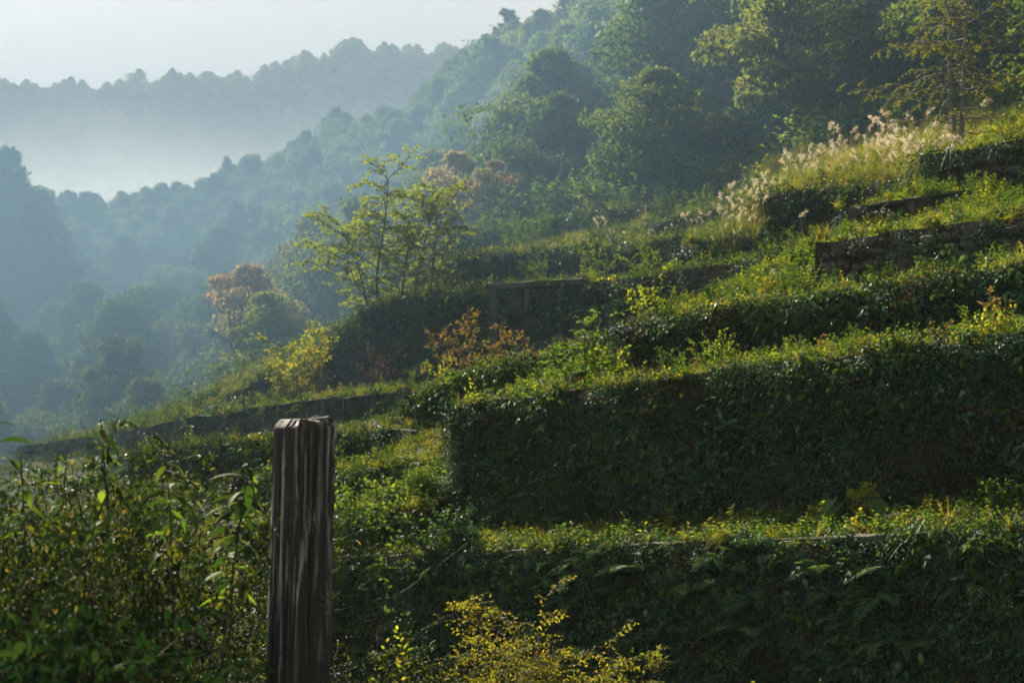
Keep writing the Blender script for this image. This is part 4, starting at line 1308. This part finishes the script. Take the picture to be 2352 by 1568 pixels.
tree_at('weed', 'tall reddish stemmed weed near the end of the upper terrace', lp, 2285, 662, c=20.9, unitH=.75, cat='plant')
tree_at('weed', 'reddish weed leaning beside the tall reddish stemmed one', lp, 2180, 735, c=20.6, unitH=.75, cat='plant', rz=2)
ys = shrub(81, .5, .35, 3, 5, .16, .06, .034, 6, 'yellow_leaf', f0=.3, planar=True)
tree_at('weed', 'bright yellow leaved sprig on the ferny ledge below the large wall', ys, 1988, 1103, c=18.2, unitH=.5, cat='plant')
tree_at('weed', 'yellow green sprig just beside the big pale leaves', ys, 1890, 1150, c=18.1, unitH=.5, cat='plant', rz=1.5)
rs = shrub(82, .5, .6, 8, 6, .22, .05, .022, 8, 'orange_leaf', f0=.15, planar=True)
tree_at('weed', 'rust orange feathery weed on the ferny ledge', rs, 2160, 1140, c=18.0, unitH=.5, cat='plant')
eb = shrub(83, .75, .35, 7, 7, .26, .05, .03, 8, 'green_leaf', f0=.2)
tree_at('shrub', 'twiggy olive shrub on the ferny ledge at the very edge', eb, 2305, 1095, c=18.0, unitH=.75, cat='shrub')
tree_at('shrub', 'small twiggy shrub beside the rust orange weed', eb, 2235, 1150, c=17.8, unitH=.75, cat='shrub', rz=1)
for i, (px, pt) in enumerate([(1460, 838), (1545, 800), (1600, 822), (1645, 790), (1700, 800), (1830, 770), (1885, 768), (1960, 765), (2020, 758), (2085, 752), (2140, 740), (2240, 728), (2330, 700), (1200, 880), (1280, 872), (1120, 905)]):
    loc, H = spot(px, 19.5 + (i % 3) * .25, pt)
    stand('weed', 'leafy weed sprouting along the top of the large ivy covered wall', 'plant', [yb, eb, lp, gs][i % 4], loc, i * 1.3, min(max(H, .2), .6) / .75, 'weeds along the top of the large wall')

# the plant with big heart shaped leaves: each leaf a part
def heart_leaf(seed, L, mat):
    t = np.linspace(0, 2 * math.pi, 15)
    r = 1 - .35 * np.cos(t) ** 7 * (np.cos(t) > 0) * 0
    xx = L * (.5 - .5 * np.cos(t)) * 1.0; yy = L * .47 * np.sin(t) * (1.25 - .55 * (.5 - .5 * np.cos(t))) * (1 - .25 * np.exp(-((xx / L) / .1) ** 2))
    xx = xx - L * .14 * np.exp(-((np.abs(yy) / L - .22) / .12) ** 2) * (xx < L * .35)
    mbh = MB()
    mid = np.linspace(0, 1, 15)
    zz = .16 * np.abs(yy) - .25 * xx * xx / L
    V = np.concatenate([np.stack([xx, yy, zz], 1), [[L * .42, 0, -.25 * L * .17]]])
    mbh.add(V, [[i, (i + 1), 15] for i in range(14)], (seed * .31) % 1)
    return mbh.mesh('leaf', M[mat])


def big_leaf_plant(label, px, c, pytop, leaves, mat, L, seed):
    loc, H = spot(px, c, pytop)
    rng = np.random.default_rng(seed)
    t = thing('broad_leaved_plant', label, 'plant', loc)
    me = heart_leaf(seed, L, mat)
    sb = MB()
    for k in range(leaves):
        a = rng.uniform(0, 6.283); h = H * rng.uniform(.45, 1)
        st = poly(rng, (0, 0, 0), (math.cos(a) * .8, math.sin(a) * .8, 1), h, 5, .1, .02, .1)
        sb.tube(st, np.linspace(.006, .003, len(st)), 4)
        put('leaf', me, t, st[-1], (rng.normal(0, .3), rng.uniform(.1, .9), a + rng.normal(0, .5)), rng.uniform(.65, 1.1))
    put('stems', sb.mesh('stems', M['stem']), t)
    return t


big_leaf_plant('plant with very large dull green heart shaped leaves against the ivy covered wall', 1975, 18.55, 1100, 7, 'dark_leaf', .36, 3)
big_leaf_plant('large leaved shoot with one upright yellow green leaf on the wall top', 1737, 19.35, 790, 5, 'yellow_leaf', .20, 4)
big_leaf_plant('dull heart leaved plant at the foot of the large wall near its square end', 1265, 18.5, 1165, 9, 'dark_leaf', .14, 5)

# ---- ferns: every frond a part
FR = {m: [frond_mesh(s, .52, .15, 20, m, a) for s, a in ((1, .5), (2, .62), (3, .75))] for m in ('fern_leaf', 'green_leaf', 'yellow_leaf', 'orange_leaf')}


def fern(label, p, mat, nf, size, facing, spread, elev, group=None, seed=0):
    rng = np.random.default_rng(seed)
    t = thing('fern', label, 'fern', p, 0, 1.0, group)
    for k in range(nf):
        a = facing + (rng.uniform(-1, 1) if spread < 3 else (k + rng.random() * .5) / nf * 2 - 1) * spread
        put('frond', FR[mat][rng.integers(3)], t, (0, 0, 0), (rng.normal(0, .35), -elev * rng.uniform(.4, 1.2), a), size * rng.uniform(.65, 1.15))
    return t


FACE = math.atan2(-EN[1], -EN[0])
rng = np.random.default_rng(33)
c0, wu, zb, zt = WL['lowest']
G1, G2 = 'ferns hanging on the lowest wall', 'ferns growing on the ledge below the large wall'
fern('sunlit yellow green fern drooping over the edge of the lowest wall', np.array((*uc2w(at_c(1690, 1245, 16.65)[0], 16.65), at_c(1690, 1240, 16.65)[1])), 'yellow_leaf', 6, .95, FACE - .5, .7, .25, None, 5)
fern('rust orange fern arching over the ferny ledge', spot(2120, 17.6)[0], 'orange_leaf', 8, 1.0, 0, 3.2, .75, None, 6)
fern('tall upright fern in front of the ivy covered wall', spot(1735, 18.3)[0], 'fern_leaf', 7, 1.1, 0, 3.2, 1.1, None, 7)
for i in range(64):
    px = rng.uniform(900, 2380); py = rng.uniform(1262, 1600)
    u_, z_ = at_c(px, py, c0 - .03)
    if u_ < wu[0] + .2 or py < 1268 + (1400 - px) * .02:
        continue
    x, y = uc2w(u_, c0 - .04)
    fern('green fern hanging from the face of the lowest wall', (x, y, z_), 'fern_leaf', int(rng.integers(4, 8)), rng.uniform(.7, 1.15), FACE, 1.3, rng.uniform(.2, .7), G1, 100 + i)
for i in range(46):
    px = rng.uniform(1060, 2360); c = rng.uniform(16.9, 18.7)
    fern('green fern standing on the ledge below the large ivy covered wall', spot(px, c)[0], 'green_leaf' if rng.random() < .55 else 'fern_leaf', int(rng.integers(5, 9)), rng.uniform(.5, .95), 0, 3.2, rng.uniform(.5, .95), G2, 300 + i)
c0, wu, zb, zt = WL['main']
for i in range(12):
    px = rng.uniform(1500, 2360); py = rng.uniform(920, 1150)
    u_, z_ = at_c(px, py, c0 - .03)
    x, y = uc2w(u_, c0 - .04)
    fern('dark fern rooted in the face of the large ivy covered wall', (x, y, z_), 'fern_leaf', int(rng.integers(3, 6)), rng.uniform(.5, .9), FACE, 1.2, rng.uniform(.2, .6), 'ferns rooted in the large wall', 500 + i)

# ---- plumed grass: each plume a part
def plume_mesh(seed, H, PL):
    rng = np.random.default_rng(seed)
    mbp = MB()
    d0 = rng.normal(0, .14, 2)
    st = poly(rng, (0, 0, 0), (d0[0], d0[1], 1), H, 7, .035, 0, .05)
    mbp.tube(st, np.linspace(.006, .003, len(st)), 4, .1)
    a = rng.uniform(-.7, .7)
    n = 34
    f = rng.random(n)
    tip = st[-1]
    bend = np.array((math.cos(a), math.sin(a) * .5, 0))
    P = tip + np.outer(f * PL, (0, 0, 1)) * (1 - .35 * f)[:, None] + np.outer(f ** 2 * PL * .6, bend)
    A = np.outer(.5 + f, bend) + rng.normal(0, .5, (n, 3)) + np.array((0, 0, .25))
    mbp.leaves(P, A, rng.normal(0, 1, (n, 3)), PL * rng.uniform(.3, .5, n), PL * .075, 1, droop=.5, r=rng.random(n))
    return mbp.mesh('plume', M['plume'])


plumes = [plume_mesh(s, 1.5, .29) for s in range(6)]
blades = [tuft_mesh(60 + s, 1.5, 70, .022, 'grass') for s in range(3)]
rng = np.random.default_rng(44)
SP = [(1668, 33.2), (1690, 33.0), (1712, 33.3), (1735, 33.6), (1700, 34.0)]
for i in range(60):
    f = rng.random() ** .85
    px = 1655 + f * 560
    SP.append((px, rng.uniform(34.4, 39.2) - .6 * (f > .8) - (1.6 if px < 1750 else 0)))
for i in range(9):
    SP.append((rng.uniform(1330, 1640), rng.uniform(36.5, 38)))
for i, (px, c) in enumerate(SP):
    loc, _ = spot(px, c)
    s = rng.uniform(.5, .88) * (.65 if px < 1650 else 1)
    t = thing('plumed_grass', 'clump of tall grass with pale silvery plumes on the sunny terrace' if px > 1760 else ('clump of tall straw coloured grass at the end of the sunny terrace' if px > 1650 else 'short plumed grass clump on the hazy terrace'), 'grass clump', loc, rng.uniform(0, 6.28), s,
              'silvery plumed grass on the sunny terrace' if px > 1760 else ('straw coloured grass at the terrace end' if px > 1650 else 'short plumed grass on the hazy terrace'))
    b = put('blades', blades[i % 3], t); b['kind'] = 'stuff'
    for k in range(int(rng.integers(3, 7))):
        a = rng.uniform(0, 6.28); r0 = rng.uniform(.05, .9)
        put('plume', plumes[rng.integers(6)], t, (math.cos(a) * r0, math.sin(a) * r0, 0), (rng.normal(0, .07), rng.normal(0, .07), rng.uniform(0, 6.28)), rng.uniform(.7, 1.08))
for i, (px, c, pt) in enumerate([(2258, 36.8, 200), (2125, 39, 228), (2050, 38, 262), (1868, 37, 395), (1850, 31, 465)]):
    loc, H = spot(px, c, pt)
    t = thing('plumed_grass', ['single tall grass plume right of the bent trunk', 'tall plume standing apart in front of the dark wood', 'tall plume over the middle of the plumed grass', 'lone plume at the lower end of the plumed grass', 'lone plume above the dark bare stub'][i], 'grass clump', loc, 0, 1.0)
    put('plume', plumes[i], t, None, None, H / 2.0)

# ------------------------------------------------------------------ foreground plants
def fg(px, Y, pytop):
    x = (px - 1176) / F * Y * 1.02
    z = float(ground(x, Y))
    return np.array((x, Y, z)), at(px, pytop, Y)[2] - z


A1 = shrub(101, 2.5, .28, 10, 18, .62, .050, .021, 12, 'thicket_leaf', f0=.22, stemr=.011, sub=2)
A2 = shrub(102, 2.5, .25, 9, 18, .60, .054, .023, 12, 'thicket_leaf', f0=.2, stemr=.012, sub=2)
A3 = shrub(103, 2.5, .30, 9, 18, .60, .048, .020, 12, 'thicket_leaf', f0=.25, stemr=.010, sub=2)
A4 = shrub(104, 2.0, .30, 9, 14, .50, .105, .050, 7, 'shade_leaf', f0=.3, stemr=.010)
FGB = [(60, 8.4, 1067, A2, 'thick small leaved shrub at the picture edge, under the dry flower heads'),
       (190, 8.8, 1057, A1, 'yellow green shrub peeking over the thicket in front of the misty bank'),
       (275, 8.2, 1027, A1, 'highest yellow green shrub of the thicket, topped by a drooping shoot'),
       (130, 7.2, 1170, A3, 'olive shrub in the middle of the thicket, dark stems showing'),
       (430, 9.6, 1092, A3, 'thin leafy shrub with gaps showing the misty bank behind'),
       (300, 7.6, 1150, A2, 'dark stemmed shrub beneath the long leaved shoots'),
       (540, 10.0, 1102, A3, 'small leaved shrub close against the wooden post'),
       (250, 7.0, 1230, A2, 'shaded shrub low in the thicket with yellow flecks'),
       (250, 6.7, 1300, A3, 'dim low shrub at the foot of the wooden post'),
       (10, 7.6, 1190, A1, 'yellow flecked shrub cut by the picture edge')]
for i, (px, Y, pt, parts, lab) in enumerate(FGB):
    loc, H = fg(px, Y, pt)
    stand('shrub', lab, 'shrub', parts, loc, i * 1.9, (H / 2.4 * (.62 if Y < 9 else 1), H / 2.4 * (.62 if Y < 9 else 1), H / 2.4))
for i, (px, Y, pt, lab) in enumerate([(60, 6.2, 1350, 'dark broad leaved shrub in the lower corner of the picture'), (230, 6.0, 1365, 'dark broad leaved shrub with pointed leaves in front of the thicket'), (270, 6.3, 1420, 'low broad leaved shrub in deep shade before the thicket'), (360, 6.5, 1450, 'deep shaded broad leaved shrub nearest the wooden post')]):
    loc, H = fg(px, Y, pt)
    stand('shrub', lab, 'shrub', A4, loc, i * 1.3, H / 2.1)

# shoots with long drooping leaves: each leaf a part
LL = [long_leaf_mesh(s, .18, .048, 'shoot_leaf', d) for s, d in ((1, .8), (2, 1.1), (3, 1.4))] + [long_leaf_mesh(4, .18, .048, 'green_leaf', 1.0)]


def shoot(label, px, Y, pytop, nl, seed, lean=(0, 0), bx=0.0, reach=.4):
    loc, H = fg(px - bx, Y, pytop)
    rng = np.random.default_rng(seed)
    t = thing('leafy_shoot', label, 'plant', loc)
    st = poly(rng, (0, 0, 0), (lean[0] + bx / F * Y / H, lean[1], 1), H * 1.005, 10, .025, 0)
    sm = MB(); sm.tube(st, np.linspace(.011, .0035, len(st)), 6)
    put('stem', sm.mesh('stem', M['stem']), t)
    for k in range(nl):
        f = 1 - reach * (k / nl) * .62
        p, d = along(st, f)
        a = k * 2.4 + rng.uniform(-.4, .4)
        put('leaf', LL[rng.choice(4, p=[.3, .3, .2, .2])], t, p, (rng.normal(0, .25), rng.uniform(-.55, .35), a), rng.uniform(.65, 1.1) * (.75 if k < 3 else 1))
    return t


shoot('tallest long leaved shoot, drooping leaves over the thicket', 292, 7.7, 958, 26, 1)
shoot('long leaved shoot with curled hanging leaves between thicket and post', 470, 7.4, 1055, 28, 2, bx=10)
shoot('long leaved shoot arching towards the wooden post', 522, 7.6, 1062, 28, 3, bx=20)
shoot('long leaved shoot almost touching the wooden post', 555, 7.9, 1130, 26, 4, bx=12)
shoot('small dark shoot with narrow leaves at the thicket edge by the picture border', 45, 7.9, 975, 14, 5, bx=-8, reach=.3)
shoot('bent dark shoot near the top of the thicket', 90, 7.8, 1035, 14, 6, bx=-6, reach=.3)
shoot('short drooping shoot next to the yellow green shrub', 120, 8.0, 1050, 14, 7, reach=.3)
ts = shrub(110, 2.6, .02, 1, 9, .16, .04, .018, 5, 'green_leaf', f0=.72, stemr=.006, stem_mat='stem')
for px, Y, pt, rz, lab in [(585, 8.3, 995, 0, 'thin pinnate twig leaning behind the post head'), (230, 8.4, 975, 2, 'thin bare tipped twig pointing above the thicket'), (735, 8.9, 952, 1, 'thin sprout just rising behind the head of the post')]:
    loc, H = fg(px, Y, pt)
    stand('twig', lab, 'plant', ts, loc, rz, H / 2.75)
# dry flower heads
loc, H = fg(18, 8.6, 892)
t = thing('dry_flower', 'dry brown flower heads on a thin stalk above the thicket edge', 'plant', loc)
rng = np.random.default_rng(8)
st = poly(rng, (0, 0, 0), (0, 0, 1), H * .97, 9, .03)
sm = MB(); sm.tube(st, np.linspace(.008, .003, len(st)), 5)
put('stem', sm.mesh('stem', M['stem']), t)
for k, (dx, dz) in enumerate([(0, 0), (.03, -.09), (-.04, -.05), (.085, -.12), (.02, -.17), (-.02, -.23)]):
    mbf = MB(); m_ = 110
    d = rng.normal(0, 1, (m_, 3)); d /= np.linalg.norm(d, axis=1)[:, None]
    mbf.leaves(d * .045 * rng.random((m_, 1)) ** .4, d, rng.normal(0, 1, (m_, 3)), .026, .015, 1)
    put('flower_head', mbf.mesh('flower_head', M['brown_leaf']), t, st[-1] + np.array((dx, 0, dz)))

# fan shaped yellow green shrub at the bottom, its neighbours
B1 = shrub(120, 2.2, .34, 13, 12, .55, .037, .016, 10, 'olive_leaf', f0=.25, planar=True, stemr=.010, sub=5, droop=.3, tw_angle=1.2)
for i, (px, Y, pt, lab) in enumerate([(1262, 10.0, 1312, 'sunlit yellow green shrub with fan shaped sprays in front of the lowest wall'), (1130, 9.6, 1420, 'low yellow green shrub under the fan shaped sprays'), (1340, 9.8, 1440, 'yellow green shrub reaching sideways from the fan shaped one')]):
    loc, H = fg(px, Y, pt)
    stand('shrub', lab, 'shrub', B1, loc, i * 2.2, H / 2.35)
for i, (px, Y, pt, lab) in enumerate([(1040, 10.4, 1335, 'looser olive shrub between the post and the fan shaped shrub'), (900, 10.6, 1420, 'dim leafy shrub low beside the post'), (980, 9.4, 1480, 'dark shrub at the lower edge next to the fan shaped one')]):
    loc, H = fg(px, Y, pt)
    stand('shrub', lab, 'shrub', A2 if i else A1, loc, i * 2.2 + 1, H / 2.62)
ye = shrub(121, 1.9, .12, 3, 7, .30, .05, .022, 7, 'yellow_leaf', f0=.55, planar=True, stemr=.007)
loc, H = fg(800, 8.9, 1385)
stand('twig', 'bright yellow leaved twigs sticking out beside the post', 'plant', ye, loc, .4, H / 1.95)
# bare twigs
def bare(label, px, Y, pytop, seed, lean):
    loc, H = fg(px, Y, pytop)
    rng = np.random.default_rng(seed)
    mbb = MB()
    for k in range(3):
        st = poly(rng, (0, 0, 0), (lean + rng.normal(0, .12), rng.normal(0, .1), 1), H * rng.uniform(.85, 1.1) * math.hypot(1, lean), 10, .06)
        mbb.tube(st, np.linspace(.007, .0015, len(st)), 4)
        for q in range(7):
            p, d = along(st, .45 + .07 * q)
            tw = poly(rng, p, d + rng.normal(0, .5, 3), rng.uniform(.1, .35), 4, .1)
            mbb.tube(tw, np.linspace(.003, .001, len(tw)), 3)
    t = thing('bare_bush', label, 'plant', loc)
    put('twigs', mbb.mesh('twigs', M['stem']), t)


bare('leafless dark twigs slanting beside the post', 790, 10.2, 1190, 1, .32)
bare('leafless twigs rising in front of the lowest wall end', 850, 10.8, 1150, 2, .2)
# thin dry stalk beside the post
loc, H = fg(770, 9.0, 935)
t = thing('dry_stalk', 'very thin upright dry stalk next to the post head', 'plant', loc)
rng = np.random.default_rng(3)
sm = MB(); st = poly(rng, (0, 0, 0), (.02, 0, 1), H, 14, .012); sm.tube(st, np.linspace(.004, .0016, len(st)), 4)
put('stalk', sm.mesh('stalk', M['stem']), t)
# bare vine cords over the two big walls
for i, (k, pts_, lab) in enumerate([('main', [(1850, 830), (1905, 900), (1960, 960), (2010, 1010)], 'bare vine cord slanting down the face of the large wall'), ('main', [(1400, 900), (1440, 960), (1500, 1020)], 'thin bare vine low near the square end of the large wall'),
                                    ('main', [(1660, 900), (1640, 1000), (1600, 1090)], 'thin bare vine below the broad leaves on the large wall'), ('lowest', [(2180, 1260), (2200, 1380), (2190, 1480)], 'bare stem hanging straight down the lowest wall')]):
    c0 = WL[k][0] - .10
    q = np.array([(*uc2w(at_c(a, b, c0)[0], c0), at_c(a, b, c0)[1]) for a, b in pts_])
    tt = np.linspace(0, len(q) - 1, 14)
    st = np.stack([np.interp(tt, np.arange(len(q)), q[:, a]) for a in range(3)], 1) + np.random.default_rng(i).normal(0, .012, (14, 3))
    sm = MB(); sm.tube(st - st[0], np.linspace(.009, .004, 14), 5)
    tag(put('vine', sm.mesh('vine', M['dry_stem']), None, st[0]), lab, 'vine')

# ------------------------------------------------------------------ air
def closed_box(name, x0, x1, y0, y1, z0, z1):
    mbb = MB()
    V = [(x, y, z) for x in (x0, x1) for y in (y0, y1) for z in (z0, z1)]
    q = [(0, 1, 3, 2), (4, 6, 7, 5), (0, 4, 5, 1), (2, 3, 7, 6), (0, 2, 6, 4), (1, 5, 7, 3)]
    mbb.add(V, [t for a in q for t in ((a[0], a[1], a[2]), (a[0], a[2], a[3]))])
    return mbb


def vol_mat(name, density, colour, aniso):
    m, N, L = new_mat(name)
    v = N.new('ShaderNodeVolumePrincipled')
    v.inputs['Color'].default_value = (*colour, 1); v.inputs['Density'].default_value = density; v.inputs['Anisotropy'].default_value = aniso
    o = N.new('ShaderNodeOutputMaterial'); L.new(v.outputs[0], o.inputs['Volume'])
    return m, N, L, v


m, N, L, v = vol_mat('low_mist', LOW_D, (.18, .30, .43), HAZE_G)  # dull blue carries the ridge shadow over this mist in its colour
tc = N.new('ShaderNodeTexCoord'); sx = N.new('ShaderNodeSeparateXYZ'); L.new(tc.outputs['Object'], sx.inputs[0])
def ramp_(sock, a, b, lo=0, hi=1):
    r = N.new('ShaderNodeMapRange'); r.interpolation_type = 'SMOOTHSTEP'
    r.inputs['From Min'].default_value = a; r.inputs['From Max'].default_value = b
    r.inputs['To Min'].default_value = lo; r.inputs['To Max'].default_value = hi
    L.new(sock, r.inputs['Value'])
    return r.outputs[0]
mu = N.new('ShaderNodeMath'); mu.operation = 'MULTIPLY'
L.new(ramp_(sx.outputs['Z'], 50, 10), mu.inputs[0]); L.new(ramp_(sx.outputs['Y'], 27, 66), mu.inputs[1])
m3 = N.new('ShaderNodeMath'); m3.operation = 'MULTIPLY'
L.new(mu.outputs[0], m3.inputs[0]); L.new(ramp_(sx.outputs['X'], 32, -6), m3.inputs[1])
m2 = N.new('ShaderNodeMath'); m2.operation = 'MULTIPLY'; m2.inputs[1].default_value = LOW_D
L.new(m3.outputs[0], m2.inputs[0]); L.new(m2.outputs[0], v.inputs['Density'])
tag(put('low_mist', closed_box('low_mist', -200, 70, 28, 262, -3, 66).mesh('low_mist', m)), 'thin mist pooled over the hazy wood low in the valley', kind='stuff')
m, *_ = vol_mat('haze', HAZE_D, HAZE_COL, HAZE_G)
tag(put('haze', closed_box('haze', -450, 450, -75, 530, -3.4, 215).mesh('haze', m)), 'thin blue morning haze filling the valley air', kind='stuff')
m, N, L, v = vol_mat('mist', MIST_D, (.70, .72, .74), .45)
tc = N.new('ShaderNodeTexCoord'); sx = N.new('ShaderNodeSeparateXYZ'); L.new(tc.outputs['Object'], sx.inputs[0])
mr = N.new('ShaderNodeMapRange'); mr.interpolation_type = 'SMOOTHSTEP'
mr.inputs['From Min'].default_value = 99; mr.inputs['From Max'].default_value = 68; mr.inputs['To Min'].default_value = 0; mr.inputs['To Max'].default_value = 1
nz = N.new('ShaderNodeTexNoise'); nz.inputs['Scale'].default_value = .018; nz.inputs['Detail'].default_value = 3
L.new(tc.outputs['Object'], nz.inputs['Vector'])
ad = N.new('ShaderNodeMath'); ad.operation = 'MULTIPLY_ADD'; ad.inputs[1].default_value = 18; L.new(nz.outputs['Fac'], ad.inputs[0]); L.new(sx.outputs['Z'], ad.inputs[2])
sb = N.new('ShaderNodeMath'); sb.operation = 'SUBTRACT'; sb.inputs[1].default_value = 9; L.new(ad.outputs[0], sb.inputs[0])
L.new(sb.outputs[0], mr.inputs['Value'])
mm = N.new('ShaderNodeMath'); mm.operation = 'MULTIPLY_ADD'; mm.inputs[1].default_value = MIST_D; mm.inputs[2].default_value = .0003
L.new(mr.outputs[0], mm.inputs[0]); L.new(mm.outputs[0], v.inputs['Density'])
mb = closed_box('mist_bank', -330, 140, 262, 445, 30, 190)
tag(put('mist_bank', mb.mesh('mist_bank', m)), 'white bank of fog lying in the valley below the far ridge', kind='stuff')
